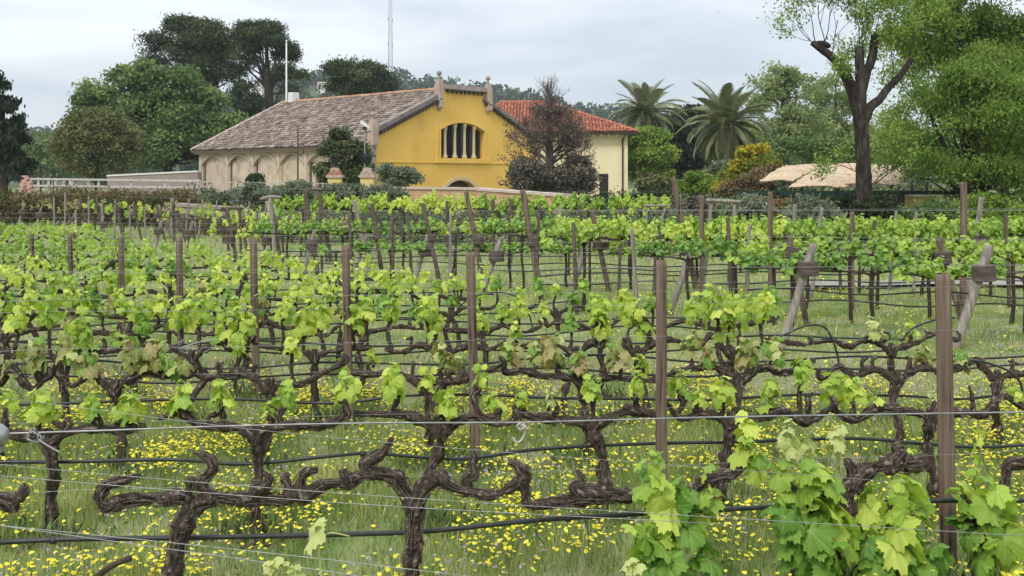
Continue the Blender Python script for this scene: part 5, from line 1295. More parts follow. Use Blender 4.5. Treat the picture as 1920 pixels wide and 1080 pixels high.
# lush shoots of the right hand vines: (root, foot px, foot py, top px, top py, leaves, size, hue, depth offset)
LUSH = [(1240, 1240, 1010, 1212, 850, 13, .150, 'green', -.05), (1240, 1250, 1030, 1185, 960, 9, .175, 'green', -.12), (1240, 1260, 1010, 1285, 900, 12, .165, 'deep', -.02), (1240, 1290, 1010, 1335, 930, 9, .16, 'green', .05),
        (1240, 1240, 1080, 1200, 1010, 8, .17, 'deep', -.1), (1240, 1290, 1080, 1330, 1020, 7, .14, 'deep', .02), (1240, 1222, 900, 1228, 838, 6, .06, 'lime', -.05), (1240, 1320, 940, 1322, 845, 5, .07, 'green', -.04),
        (1550, 1540, 1000, 1455, 860, 14, .165, 'green', -.05), (1550, 1545, 1000, 1505, 850, 15, .165, 'green', -.12), (1550, 1555, 1000, 1545, 870, 13, .165, 'green', -.08), (1550, 1560, 1000, 1570, 930, 10, .155, 'green', .02), (1550, 1500, 980, 1440, 930, 9, .175, 'deep', -.1),
        (1550, 1510, 1040, 1470, 980, 8, .165, 'deep', -.1), (1550, 1530, 1060, 1540, 990, 8, .165, 'deep', -.13), (1550, 1470, 850, 1478, 790, 8, .075, 'pale', 0), (1550, 1400, 850, 1392, 775, 12, .115, 'lime', 0), (1550, 1560, 860, 1585, 805, 8, .085, 'pale', .05), (1550, 1500, 860, 1530, 800, 7, .07, 'pale', .0), (1550, 1420, 900, 1425, 840, 7, .10, 'green', 0),
        (1640, 1640, 1010, 1625, 900, 11, .155, 'green', -.05), (1640, 1650, 1010, 1680, 880, 12, .165, 'green', -.1), (1640, 1660, 1010, 1720, 915, 11, .165, 'green', -.03), (1640, 1640, 1070, 1610, 985, 9, .17, 'deep', -.12), (1640, 1680, 1070, 1690, 980, 10, .17, 'deep', -.12), (1640, 1710, 1060, 1735, 1000, 7, .16, 'deep', -.1), (1640, 1700, 930, 1722, 845, 5, .05, 'lime', 0),
        (1845, 1840, 1010, 1795, 900, 10, .165, 'green', -.08), (1845, 1850, 1010, 1835, 880, 12, .175, 'green', -.15), (1845, 1860, 1010, 1880, 930, 9, .15, 'green', -.05), (1845, 1850, 1060, 1880, 990, 8, .14, 'green', -.1), (1845, 1830, 1040, 1800, 970, 7, .15, 'deep', -.1), (1845, 1815, 900, 1808, 790, 6, .075, 'lime', -.04), (1845, 1900, 1050, 1895, 1000, 5, .11, 'lime', 0)]
for (tx, fx, fy, sx_, sy_, n_, sz, hue, do) in LUSH:
    root, b = row0[tx]; d = rd(0, fx); f = P(fx, fy, d); f[1] += do; e = P(sx_, sy_, d)
    single_shoot(root, b, f, e[2] - f[2], .075 if sz > .12 else .04, n_, sz * .80, hue, rg, 2, (e[0] - f[0], rg.normal() * .04))

def row_vine(k, tx, lo, hi, clumps, lab, near, lod, rad, group):
    d = rd(k, tx); b = P(tx, HOR, d); b[2] = gz(b[0], b[1]); h = ZC[k] - b[2]
    rgv = np.random.default_rng(k * 1000 + int(tx) + 500)
    root = empty('grapevine', b, lab, 'grapevine', group)
    spurs = []; sh = []
    for (x, y, r_, hue) in clumps:
        dd = rd(k, x); xw = (x - 960) / F * dd - b[0]; zfoot = HC + (HOR - (y + r_ * .75)) * dd / F - b[2]; zfoot = max(zfoot, h + .03); ztop = HC + (HOR - (y - r_ * .75)) * dd / F - b[2]
        spurs.append((xw, min(zfoot, h + .22))); sh.append((xw, dd - b[1], zfoot if zfoot < h + .24 else h + .05, max(.06, ztop - min(zfoot, h + .22)), r_ * dd / F, hue))
    n0 = 4 - len(spurs)
    xl = (lo - 960) / F * rd(k, lo) - b[0]; xr = (hi - 960) / F * rd(k, hi) - b[0]
    for _ in range(max(0, n0) + 1): spurs.append((rgv.uniform(xl, xr) * .9, h + rgv.uniform(.04, .10)))
    mb = vine_body(rgv, h, xl, xr, spurs, rad, near, False, k < 3)
    mb.build('trunk', MATS['vine_bark'], root)
    o_ = np.zeros(3)
    for (xw, yw, zf, ln, sp, hue) in sh:
        n_ = int(np.clip(sp * 125, 6, 16))
        f = np.array([xw, rgv.normal() * .02, zf])
        single_shoot(root, o_, f, ln * .9, sp * .62, n_, float(np.clip(sp * .62, .042, .09)), hue, rgv, lod, (rgv.normal() * .02, rgv.normal() * .03))
    return root
for k in (1, 2, 3, 4, 5):
    tr_ = TR[k]; vis = 0
    for i_, tx in enumerate(tr_):
        lo = -120 if i_ == 0 else (tr_[i_ - 1] + tx) / 2 + 8; hi = (tr_[i_ + 1] + tx) / 2 - 8 if i_ < len(tr_) - 1 else min(tx + .5 / rd(k, tx) * F, 2000)
        if k <= 3 and i_ == len(tr_) - 1 and k == 1: hi = 1980
        cl = [c for c in CL[k] if lo - 8 <= c[0] < hi + 8]
        hs = [c[3] for c in cl]; hw_ = HUEWORD[max(set(hs), key=hs.count)] if hs else 'sparse'
        lab = f"gnarled vine with {hw_} leaves, {ORD[i_]} from the left in the {ROWNAME[k]} row"
        row_vine(k, tx, lo, hi, cl, lab, k <= 4, 1, [0, .029, .028, .027, .025, .025][k], f'vines of the {ROWNAME[k]} row')

# farther rows of the near block: shared meshes
def far_kind(seed, h, ext, hue, nclump, size, zlo, zhi, nl, rad=.028, straight=False, lod=0):
    rgv = np.random.default_rng(seed)
    xs_ = np.linspace(-ext, ext, nclump) + rgv.normal(size=nclump) * .05
    if straight and nclump < 18: xs_ = xs_[wob(np.stack([xs_ * 3, 0 * xs_ + seed, 0 * xs_], -1), 2.2, seed % 7) > -.55]
    mb = vine_body(rgv, h, -ext, ext, [(x, h + rgv.uniform(.03, .08)) for x in xs_], rad, False, straight)
    tm = mb.mesh('trunk', MATS['vine_bark'])
    cl = [((x, rgv.normal() * .05, h + rgv.uniform(zlo, zhi)), rgv.uniform(.12, .28), rgv.uniform(.06, .12), nl, size * rgv.uniform(.85, 1.15)) for x in xs_]
    V, G, T, vn = joined_foliage(cl, rgv, lod)
    return tm, np_mesh('foliage', V, G, MATS['leaf_' + hue], T, False, vn)
def place_kind(kind, b, lab, group, rz=0, sx=1.0):
    root = empty('grapevine', b, lab, 'grapevine', group, rz)
    link('trunk', kind[0], root); f = link('foliage', kind[1], root); f['kind'] = 'stuff'
    root.scale = (sx, 1, 1)
    return root
LOWK = {h_: [far_kind(300 + 10 * i + s_, .66, .52, h_, 8, .072, -.02, .14, 13) for s_ in range(4)] for i, h_ in enumerate(['lime', 'green', 'deep'])}
rg = np.random.default_rng(8)
for k in range(6, 13):
    for i_, tx in enumerate(TR[k]):
        d = rd(k, tx); b = P(tx, HOR, d); b[2] = gz(b[0], b[1])
        hue = rg.choice(['lime', 'green', 'deep'], p=[.45, .35, .2] if k < 9 else [.25, .45, .3])
        place_kind(LOWK[hue][rg.integers(4)], b, f"low vine with {HUEWORD[hue]} leaves, {ORD[i_]} from the left in the {ROWNAME[k]} row", f'vines of the {ROWNAME[k]} row', rg.normal() * .03)
# tall trellised block beyond the grass strip
TALL = {h_: [far_kind(400 + 10 * i + s_, 1.0, .60, h_, 15, .088, -.08, .10, 15, .024, True) for s_ in range(4)] for i, h_ in enumerate(['green', 'deep', 'lime'])}
TALLB = [far_kind(500 + s_, 1.0, .66, ['green', 'lime'][s_ % 2], 20, .095, -.10, .12, 15, .026, True) for s_ in range(4)]
LFT = [far_kind(520 + s_, .78, .58, ['lime', 'lime', 'bronze', 'green'][s_], 12, .085, -.18, .28, 10, .024, True) for s_ in range(4)]
BR = [ # name, dL, dR, px0, px1, scale z (cordon / 1.0), spacing, kinds, hues
    ('lower row past the grass strip', 15.2, 12.4, 1465, 1990, .82, 1.0, TALL, ['deep', 'green', 'deep']),
    ('upper row past the grass strip', 14.6, 15.6, 1075, 1990, 1.08, 1.15, TALL, ['green', 'green', 'lime']),
    ('row behind the leaning posts', 19.5, 21.5, 520, 1990, .92, 1.15, TALL, ['deep', 'green', 'lime']),
    ('rear row past the grass strip', 17.6, 17.2, 960, 1990, 1.02, 1.15, TALL, ['green', 'lime', 'deep']),
    ('low row behind the leaning posts', 19.6, 17.6, 610, 1400, .66, 1.1, TALL, ['deep', 'green', 'deep']),
    ('far row below the garden wall', 25.5, 25.2, 548, 1225, 1.22, 1.2, None, TALLB),
    ('row on the left below the hedge', 46, 13, 50, 640, .92, 1.1, None, LFT),
    ('farthest row at the back left', 50, 15, 40, 560, .95, 1.1, None, LFT),
    ('row before the left leaning posts', 24.5, 23, 420, 700, .9, 1.15, None, LFT),
    ('middle row past the grass strip', 14.2, 13.8, 1270, 1990, .93, 1.1, TALL, ['green', 'deep', 'green'])]
BROWS = []
for (nm, dL, dR, p0, p1, sz, sp, kinds, hh_) in BR:
    rdd = lambda px, a=dL, b_=dR: 1.0 / ((1 - px / 1920) / a + (px / 1920) / b_)
    BROWS.append((nm, rdd, p0, p1, sz)); px_ = p0 + 20; i_ = 0
    while px_ < p1:
        d = rdd(px_); b = P(px_, HOR, d); b[2] = gz(b[0], b[1])
        if kinds is None: K = hh_[rg.integers(len(hh_))]; hw_ = 'bright'
        else: hue = hh_[rg.integers(len(hh_))]; K = kinds[hue][rg.integers(4)]; hw_ = HUEWORD[hue]
        r_ = place_kind(K, b, f"{hw_} leaved vine, {ORD[i_]} from the left in the {nm}", nm, rg.normal() * .02)
        r_.scale = (1, 1, sz); i_ += 1
        px_ += sp * rg.uniform(.9, 1.1) / d * F

# ------------------------------------------------------------------ posts
def post(label, cat, top, foot, wpx, matn, d=None, collar=None, group=None, hole=False):
    if d is None: d = HC * F / (foot[1] - HOR)
    f = P(foot[0], HOR, d); f[2] = gz(f[0], f[1]); t = P(top[0], top[1], d) - f; r_ = wpx * d / F / 2
    root = empty('vineyard_post', f, label, cat, group)
    dirv = t / np.linalg.norm(t)
    q = -dirv * .12; pts = [(*q, r_ * 1.08), (*(t * .33), r_ * 1.04), (*(t * .66), r_), (*(t - dirv * .012), r_ * .97), (*t, r_ * .9)]
    V, G = sweep(pts, 16 if d < 12.5 else 8, .035, int(top[0]) % 50, .04 if d < 12.5 else .2, .012); MB().add(V, G).build('shaft', MATS[matn], root)
    if collar:
        cx, cy_, cw, ch = collar; c = P(cx, cy_, d - r_ * .3) - f; R_ = cw * d / F / 2; H_ = ch * d / F
        mb = MB(); z0_ = -H_ / 2
        prof = [(0, .93), (.04, 1), (.46, .99), (.48, .965), (.52, .965), (.54, 1.0), (.96, .99), (1, .93)]
        ax = np.array([rg.normal() * .05, 0, 1]); ax /= np.linalg.norm(ax)
        V, G = lathe([(z0_ + a * H_, R_ * b_) for a, b_ in prof], c, ax, 18); mb.add(V, G)
        mb.build('collar', MATS['collar_wood'], root, False)
    return root
NEARP = [(0, (1768, 522), (1779, 1076), 29, 'thickest post, standing at the right in the nearest row'), (1, (1240, 495), (1240, 0), 21, 'tall brown post right of centre in the second row'), (2, (882, 478), (892, 0), 17.5, 'brown post left of centre in the third row'), (3, (648, 466), (656, 0), 15.5, 'brown post in the fourth row, left of the centre post'),
         (4, (475, 452), (481, 0), 14, 'brown post in the fifth row with light knots'), (5, (336, 450), (340, 0), 12.5, 'brown post in the sixth row, near the left third'), (6, (227, 446), (230, 0), 11, 'grey brown post in the seventh row'), (7, (131, 441), (136, 0), 9.5, 'grey brown post in the eighth row'), (8, (60, 441), (63, 0), 8, 'slim post in the ninth row near the left edge')]
for (k, top, foot, wd, lb) in NEARP:
    d = rd(k, top[0]) if k < 4 else rd(k, top[0]); d = d - .06
    post(lb, 'post', top, foot, wd, 'post_wood', d=d + (.28 if k == 0 else 0), group='upright posts of the near block')
LEAN = [((1855, 463), (1790, 650), 17, 'grey_wood', (1845, 512, 42, 30)), ((1760, 448), (1808, 612), 13, 'post_wood', (1768, 483, 31, 22)), ((1525, 460), (1461, 668), 15, 'grey_wood', (1515, 503, 38, 27)), ((1480, 443), (1513, 612), 11, 'post_wood', (1487, 473, 28, 19)),
        ((1300, 458), (1255, 592), 12, 'grey_wood', None), ((1262, 337), (1306, 545), 11, 'post_wood', (1288, 467, 28, 20)), ((1101, 452), (1064, 573), 11, 'grey_wood', None), ((1110, 394), (1142, 547), 9.5, 'post_wood', (1126, 460, 31, 15)),
        ((980, 359), (1016, 566), 11, 'post_wood', (999, 453, 22, 16)), ((940, 447), (899, 563), 10, 'grey_wood', (931, 480, 29, 20)), ((874, 360), (908, 540), 9, 'post_wood', (897, 451, 22, 14)), ((803, 441), (775, 535), 9, 'grey_wood', (797, 470, 26, 18)),
        ((793, 383), (828, 545), 8, 'dark_wood', (810, 445, 15, 12)), ((697, 383), (719, 531), 8, 'dark_wood', (708, 443, 17, 12)), ((690, 438), (668, 500), 8, 'grey_wood', (683, 466, 26, 17)), ((664, 377), (692, 505), 8, 'grey_wood', None),
        ((590, 433), (549, 584), 8, 'grey_wood', (584, 458, 23, 17)), ((597, 357), (621, 490), 8, 'dark_wood', (613, 432, 16, 12)), ((572, 357), (596, 513), 8, 'dark_wood', None), ((503, 429), (482, 517), 7, 'grey_wood', (500, 452, 19, 15)), ((507, 373), (529, 505), 7, 'dark_wood', (515, 422, 14, 11)),
        ((426, 391), (444, 491), 6, 'dark_wood', (428, 450, 23, 13)), ((447, 391), (463, 470), 6, 'dark_wood', (454, 418, 12, 10)), ((361, 415), (343, 489), 6, 'grey_wood', (356, 438, 20, 13)), ((333, 395), (350, 460), 5.5, 'dark_wood', (333, 406, 11, 9)), ((303, 415), (283, 496), 6, 'grey_wood', (298, 433, 19, 11)),
        ((325, 380), (327, 455), 5, 'dark_wood', (325, 401, 15, 9)), ((294, 385), (310, 455), 5, 'dark_wood', (294, 404, 11, 8)), ((250, 380), (266, 452), 5, 'dark_wood', (252, 400, 12, 8)), ((216, 375), (230, 442), 5, 'dark_wood', (219, 393, 12, 8)), ((181, 372), (196, 440), 4.5, 'dark_wood', (183, 389, 11, 8)), ((194, 405), (184, 450), 5, 'grey_wood', (192, 422, 18, 11)),
        ((151, 370), (164, 430), 4, 'dark_wood', (152, 386, 10, 7)), ((142, 395), (132, 440), 4.5, 'grey_wood', (141, 412, 17, 10)), ((122, 366), (134, 425), 4, 'dark_wood', (123, 383, 10, 7)), ((93, 364), (104, 422), 4, 'dark_wood', (94, 380, 10, 7)), ((78, 388), (67, 428), 4, 'grey_wood', (76, 402, 18, 8)), ((66, 360), (76, 418), 4, 'dark_wood', (67, 375, 9, 7)),
        ((45, 385), (34, 424), 4, 'grey_wood', (43, 397, 16, 8)), ((18, 358), (32, 412), 4, 'dark_wood', (19, 369, 9, 7)), ((14, 378), (4, 418), 4, 'grey_wood', (12, 391, 17, 7))]
cnt = {}
for i_, (top, foot, wd, mt, col_) in enumerate(LEAN):
    pal = {'grey_wood': 'pale grey', 'post_wood': 'brown', 'dark_wood': 'dark'}[mt]; dirn = 'right' if top[0] > foot[0] else 'left'
    key = (pal, dirn); cnt[key] = cnt.get(key, 0) + 1
    post(f"{pal} post leaning {dirn}, {ORD[cnt[key] - 1]} such from the right along the strip" + (', with wooden collar' if col_ else ''), 'post', top, foot, wd, mt, collar=col_, group='leaning end posts of the trellis rows')
VERT = [((1807, 346), 1806, 13, 'post_wood', 15.3, 'tall brown post right, rising above the leaves behind the leaning pair'), ((1316, 370), 1316, 9, 'post_wood', 15.0, 'upright post beside the tall left leaning one'), ((1444, 363), 1444, 8.5, 'post_wood', 15.2, 'upright brown post before the green fence'),
        ((1598, 400), 1597, 9, 'post_wood', 15.3, 'short upright post left of the pruned tree trunk'), ((1541, 392), 1520, 7.5, 'grey_wood', 16.5, 'slanting pale stake before the grey shrub'), ((1491, 386), 1484, 7.5, 'grey_wood', 17, 'nearly upright pale stake before the grey shrub'), ((1840, 373), 1815, 10, 'grey_wood', 17, 'pale stake slanting right beside the tall brown post'), ((1680, 398), 1668, 6, 'grey_wood', 18, 'thin pale stake right of the pruned tree trunk'),
        ((924, 376), 924, 7, 'dark_wood', 24, 'first of two dark stakes under the far row'), ((958, 375), 957, 7, 'dark_wood', 24, 'second of two dark stakes under the far row'), ((1050, 389), 1051, 6, 'grey_wood', 24, 'pale stake under the far row left of the dark one'), ((1089, 385), 1088, 7, 'dark_wood', 24, 'dark stake under the far row right of the pale one'),
        ((838, 378), 838, 5, 'dark_wood', 25, 'thin dark stake below the arched door')]
for q, (x_, y_) in enumerate([(101, 372), (122, 362), (143, 374), (166, 370), (192, 376), (216, 378), (243, 386), (272, 388), (300, 386), (321, 372), (366, 392), (403, 388)]):
    VERT.append(((x_, y_), x_ - (q % 3) + 1, 3.6, 'grey_wood', 33, f"thin grey stake, {ORD[q]} from the left along the hedge"))
for q, (x_, y_) in enumerate([(322, 372), (352, 374), (377, 376), (404, 377), (465, 379), (497, 380), (531, 382)]):
    VERT.append(((x_ + 3, y_), x_ - 5, 3.6, 'grey_wood', 33.5, f"thin slanting stake before the low pale wall, {ORD[q]} from the left"))
for q, (x_, y_, fx_, d_, m_) in enumerate([(655, 405, 662, 17.5, 0), (735, 410, 738, 17.5, 0), (765, 395, 772, 19.6, 0), (845, 402, 843, 17.4, 1), (1010, 405, 1006, 17.3, 0), (1075, 420, 1082, 14.7, 0), (1165, 400, 1160, 17.2, 0), (1185, 432, 1196, 14.2, 1),
        (1232, 398, 1226, 17.2, 0), (1365, 410, 1372, 15.0, 0), (1405, 425, 1398, 14.1, 1), (1570, 402, 1577, 17.1, 0), (1640, 415, 1634, 15.4, 0), (1718, 400, 1712, 17.0, 1), (1885, 405, 1893, 15.5, 0)]):
    VERT.append(((x_, y_), fx_, 7.5 if d_ < 16 else 6, ['dark_wood', 'grey_wood'][m_], d_, f"{['dark', 'pale'][m_]} stake rising out of the leafy trellis rows, {ORD[q]} from the left"))
for (top, fx, wd, mt, d, lb) in VERT: post(lb, 'post', top, (fx, 0), wd, mt, d=d, group='upright stakes of the far block')
def frame(label, pts, d, wpx, matn):
    """two legs and a crossbar: pts = left foot, left top, right top, right foot in px"""
    b = P(pts[0][0], HOR, d); b[2] = gz(b[0], b[1]); root = empty('trellis_support', b, label, 'trellis frame'); r_ = wpx * d / F / 2
    for (a, t) in ((pts[0], pts[1]), (pts[3], pts[2])):
        if a is None or t is None: continue
        f = P(a[0], HOR, d); f[2] = b[2] - .1; q = P(*t, d)
        V, G = sweep([(*(f - b), r_), (*((f + q) / 2 - b), r_), (*(q - b), r_ * .95)], 9, .05, 1, .1); MB().add(V, G).build('leg', MATS[matn], root)
    a, c = P(*pts[1], d) - b, P(*(pts[2] or pts[4]), d) - b; e = (c - a) / np.linalg.norm(c - a) * .1
    V, G = sweep([(*(a - e + [0, -.03, .02]), r_), (*((a + c) / 2 + [0, -.03, .02]), r_ * 1.1), (*(c + e + [0, -.03, .02]), r_ * .9)], 9, .08, 2, .1); MB().add(V, G).build('crossbar', MATS[matn], root)
frame('pale wooden frame of two slanting legs and crossbar by the lime bush', [(1318, 0), (1334, 378), (1378, 380), (1364, 0)], 18, 7, 'grey_wood')
frame('small pale frame at the right end of the far row', [(1212, 0), (1213, 387), (1248, 387), (1214, 0)], 24, 4, 'grey_wood')
frame('dark frame with level crossbar below the laurel', [(575, 0), (571, 358), (600, 358), (604, 0)], 21.5, 5, 'dark_wood')
frame('dark frame with crossbar left of the T shaped post', [(430, 0), (423, 392), (450, 392), (452, 0)], 25, 5, 'dark_wood')
b = P(510, HOR, 22.0); b[2] = gz(b[0], b[1]); root = empty('trellis_post', b, 'T shaped post with rounded crossbar before the blind arches', 'post')
q = P(507, 372, 22) - b; V, G = sweep([(.1, 0, -.1, .05), (*q, .045)], 9, .05, 1, .1); MB().add(V, G).build('shaft', MATS['grey_wood'], root)
V, G = sweep([(q[0] - .22, 0, q[2] - .02, .035), (q[0], 0, q[2] + .03, .045), (q[0] + .24, 0, q[2] + .02, .035)], 9, .05, 1, .05); MB().add(V, G).build('crossbar', MATS['grey_wood'], root)

# ------------------------------------------------------------------ wires and drip tubes
def line_obj(name, pts, r, matn, label, cat, group, seg=6, step=.25):
    p = np.array([(*q, r) for q in pts]); V, G = sweep(p, seg, 0, 0, step)
    o_ = p[0, :3].copy(); mb = MB().add(V, G); ob = mb.build(name, MATS[matn], None, True, o_); return tag(ob, label, cat, group)
W = 'wires of the near block'
line_obj('trellis_wire', [P(x, y, d) for x, y, d in [(-150, 818, 1.90), (40, 812, 1.93), (200, 807, 1.95), (420, 799, 1.99), (700, 793, 2.03), (980, 792, 2.07), (1300, 783, 2.11), (1700, 776, 2.16), (2050, 771, 2.2)]], .0017, 'wire_steel', 'thick blurred wire crossing the whole picture in front of the nearest row', 'wire', W)
# twist of dry tendril and tie on that wire
rg = np.random.default_rng(3)
def squiggle(name, label, cat, cx, cy_, d, rp, turns, r, matn, seed, tail=None):
    rg = np.random.default_rng(seed); pts = []
    for k in range(26):
        a = k / 25 * turns * 6.28; rr = rp * (1 - .5 * k / 25) * rg.uniform(.7, 1.2); pts.append(P(cx + math.cos(a) * rr, cy_ + math.sin(a) * rr * .8 , d + .01 * math.sin(a * 1.3)))
    if tail: pts += [P(x, y, d) for x, y in tail]
    return line_obj(name, pts, r, matn, label, cat, None, 5, .004)
squiggle('dry_tendril', 'grey dry tendril knotted round the thick blurred wire', 'tendril', 977, 800, 2.065, 9, 3, .0022, 'wire_old', 4, [(985, 800), (984, 812), (978, 825), (968, 830), (962, 820)])
squiggle('wire_tie', 'loose curl of wire at the left end of the blurred wire', 'wire', 62, 818, 1.92, 18, 2, .0017, 'wire_steel', 5, [(70, 822), (90, 836), (112, 848)])
squiggle('wire_tie', 'looped wire end tied on the upper wire at the left third', 'wire', 345, 648, 4.4, 16, 1.4, .002, 'wire_steel', 6, [(400, 636), (392, 655), (380, 662)])
p = P(0, 816, 1.92); tn = empty('wire_tensioner', p, 'blue grey wire tensioner at the left edge', 'tensioner')
V, G = sweep([(-.05, 0, 0, .018), (-.03, 0, 0, .022), (.0, 0, 0, .022), (.012, 0, 0, .014)], 10); MB().add(V, G).build('body', MATS['wire_steel'], tn)
MB().box((-.02, 0, -.026), (.05, .012, .012)).build('lever', MATS['wire_steel'], tn, False)
for k in range(0, 9):
    x0, x1 = -140, min(ROWS[k][2] + (130 if k > 3 else 30), 2050); xs_ = np.linspace(x0, x1, 9)
    dd = lambda x: rd(k, x)
    for zi, (z_, nm) in enumerate([(1.475, 'top'), (1.265, 'middle'), (.66, 'lowest')]):
        if k > 5 and zi == 1: continue
        rr_ = .0009 if zi < 2 else .0012
        line_obj('trellis_wire', [(*P(x, HOR, dd(x))[:2], z_ + .006 * math.sin(x * .01 + k) - .0 * k) for x in xs_], rr_ * (1 if k < 3 else 1.25), 'wire_steel', f'{nm} steel wire stretched along the {ROWNAME[k]} row', 'wire', W, 5, .5)
for k, (a, b_, c_) in enumerate([((-150, 858, 3.3), (640, 925, 3.15), (2000, 1010, 3.0)), ((-150, 880, 3.1), (640, 943, 3.0), (1400, 985, 2.9)), ((-150, 965, 2.6), (640, 1075, 2.4), (1100, 1150, 2.3)), ((-150, 970, 2.65), (640, 1052, 2.5), (1500, 1160, 2.4)), ((0, 745, 4.0), (640, 822, 4.0), (1700, 905, 4.2))]):
    line_obj('guy_wire', [P(*a), P(*b_), P(*c_)], .0010, 'wire_steel', f"{['uppermost', 'second', 'lowest', 'fourth', 'faint rear'][k]} of the thin wires slanting down across the lower left", 'wire', 'slanting thin wires')
for i_, (nm, rdd, p0, p1, sz) in enumerate(BROWS[:7]):
    for z_, nn in ((sz + .02, 'cordon'), (sz + .42, 'upper')):
        line_obj('trellis_wire', [(*P(x, HOR, rdd(x))[:2], z_) for x in np.linspace(p0 - 60, min(p1 + 60, 2050), 5)], .0024, 'wire_steel', f'{nn} wire of the {nm}', 'wire', 'wires of the far block', 4, 1.0)
    for q in range(2 if i_ < 3 else 1):
        line_obj('drip_tube', [(P(x, HOR, rdd(x))[0], rdd(x) + .12 * q, .42 + .12 * q + .03 * math.sin(x * .021 + q * 2 + i_)) for x in np.linspace(p0 - 60, min(p1 + 60, 2050), 14)], .011, 'tube_black', f"{['upper', 'lower'][q]} black drip tube of the {nm}", 'tube', 'drip tubes of the far block', 5, .4)
T0 = [(-120, 1024), (100, 1012), (300, 1009), (560, 1004), (640, 1002), (800, 996), (1000, 976), (1170, 965), (1400, 953), (1700, 940), (2000, 938)]
T1 = [(-120, 866), (100, 866), (330, 862), (460, 870), (640, 853), (700, 850), (830, 860), (900, 857), (1010, 842), (1200, 832), (1400, 828), (1600, 822), (1730, 832), (1850, 838), (2040, 826)]
T2 = [(-120, 756), (60, 758), (230, 752), (420, 748), (620, 756), (760, 742), (900, 740), (1030, 746), (1200, 748), (1330, 750), (1500, 740), (1690, 742), (1800, 748), (1900, 738), (2040, 730)]
for k, TT in enumerate((T0, T1, T2)):
    line_obj('drip_tube', [P(x, y, rd(k, x) + .07) for x, y in TT], [.0115, .0105, .010][k], 'tube_black', f'black drip tube hanging along the {ROWNAME[k]} row', 'tube', 'drip tubes of the near block', 9, .05)
for k in range(3, 10):
    xs_ = np.linspace(-120, min(ROWS[k][2] + 200, 2040), 16)
    for q in range(2 if k < 7 else 1):
        line_obj('drip_tube', [(*(P(x, HOR, rd(k, x) + .08 + .1 * q)[:2]), .50 - .12 * q + .03 * math.sin(x * .013 + k * 2 + q) + .02 * math.sin(x * .05 + q)) for x in xs_], .0095, 'tube_black', f"{['upper', 'lower'][q]} black drip tube hanging along the {ROWNAME[k]} row", 'tube', 'drip tubes of the near block', 6, .12)
line_obj('drip_hose', [P(x, y, 8.3) for x, y in [(1425, 645), (1470, 628), (1510, 611), (1545, 613), (1562, 640), (1571, 668), (1573, 690)]], .009, 'tube_black', 'black hose looping up like an arch right of centre', 'hose', None, 7, .03)
line_obj('drip_hose', [P(x, y, 7.2) for x, y in [(1690, 640), (1712, 615), (1760, 598), (1790, 596)]], .008, 'tube_black', 'short black hose end curving up beside the thickest post', 'hose', None, 7, .03)
line_obj('drip_hose', [P(x, y, 6.6) for x, y in [(1820, 675), (1850, 680), (1890, 695), (1912, 715), (1918, 745)]], .008, 'tube_black', 'black hose bending down at the right edge', 'hose', None, 7, .03)
line_obj('drip_hose', [P(x, y, 10.2) for x, y in [(850, 590), (880, 560), (930, 548), (975, 560), (992, 590), (1000, 622)]], .008, 'tube_black', 'black hose arching over the grass strip behind the centre post', 'hose', None, 7, .03)
for k, (x, y, kk) in enumerate([(100, 1013, 0), (1090, 834 + 3, 1), (1065, 972, 0), (1272 + 430, 940, 0), (40 + 640, 851, 1)]):
    c = P(x, y, rd(kk, x) + .07); ob = MB().add(*sweep([(-.012, 0, 0, .0165), (.012, 0, 0, .0165)], 9)).build('tube_clip', MATS['tube_black'], None); ob.location = Vector(c.tolist())
    tag(ob, ['black clip on the nearest drip tube at lower left', 'black clip on the second drip tube right of the bare vine', 'black clip on the nearest drip tube below the gnarled arm', 'black clip on the nearest drip tube before the thickest post', 'black clip on the second drip tube above the hooked arm'][k], 'clip')
# dead twigs hanging below the thick arm
line_obj('dead_twig', [P(x, y, 4.5) for x, y in [(1020, 1020), (1003, 995), (1015, 968), (1050, 950), (1110, 955), (1150, 962)]], .0022, 'vine_bark', 'thin dead twig arching below the right arm of the bare vine', 'twig', None, 5, .02)
line_obj('dead_twig', [P(x, y, 4.5) for x, y in [(1085, 955), (1100, 985), (1104, 1010), (1103, 1032)]], .0024, 'vine_bark', 'thin dead twig hanging straight down below the gnarled arm', 'twig', None, 5, .02)
line_obj('fallen_branch', [P(x, y, d) for x, y, d in [(150, 1110, 4.6), (190, 1075, 4.6), (215, 1058, 4.6), (245, 1046, 4.6)]], .014, 'vine_bark', 'broken vine branch poking up at the lower left edge', 'branch', None, 9, .02)

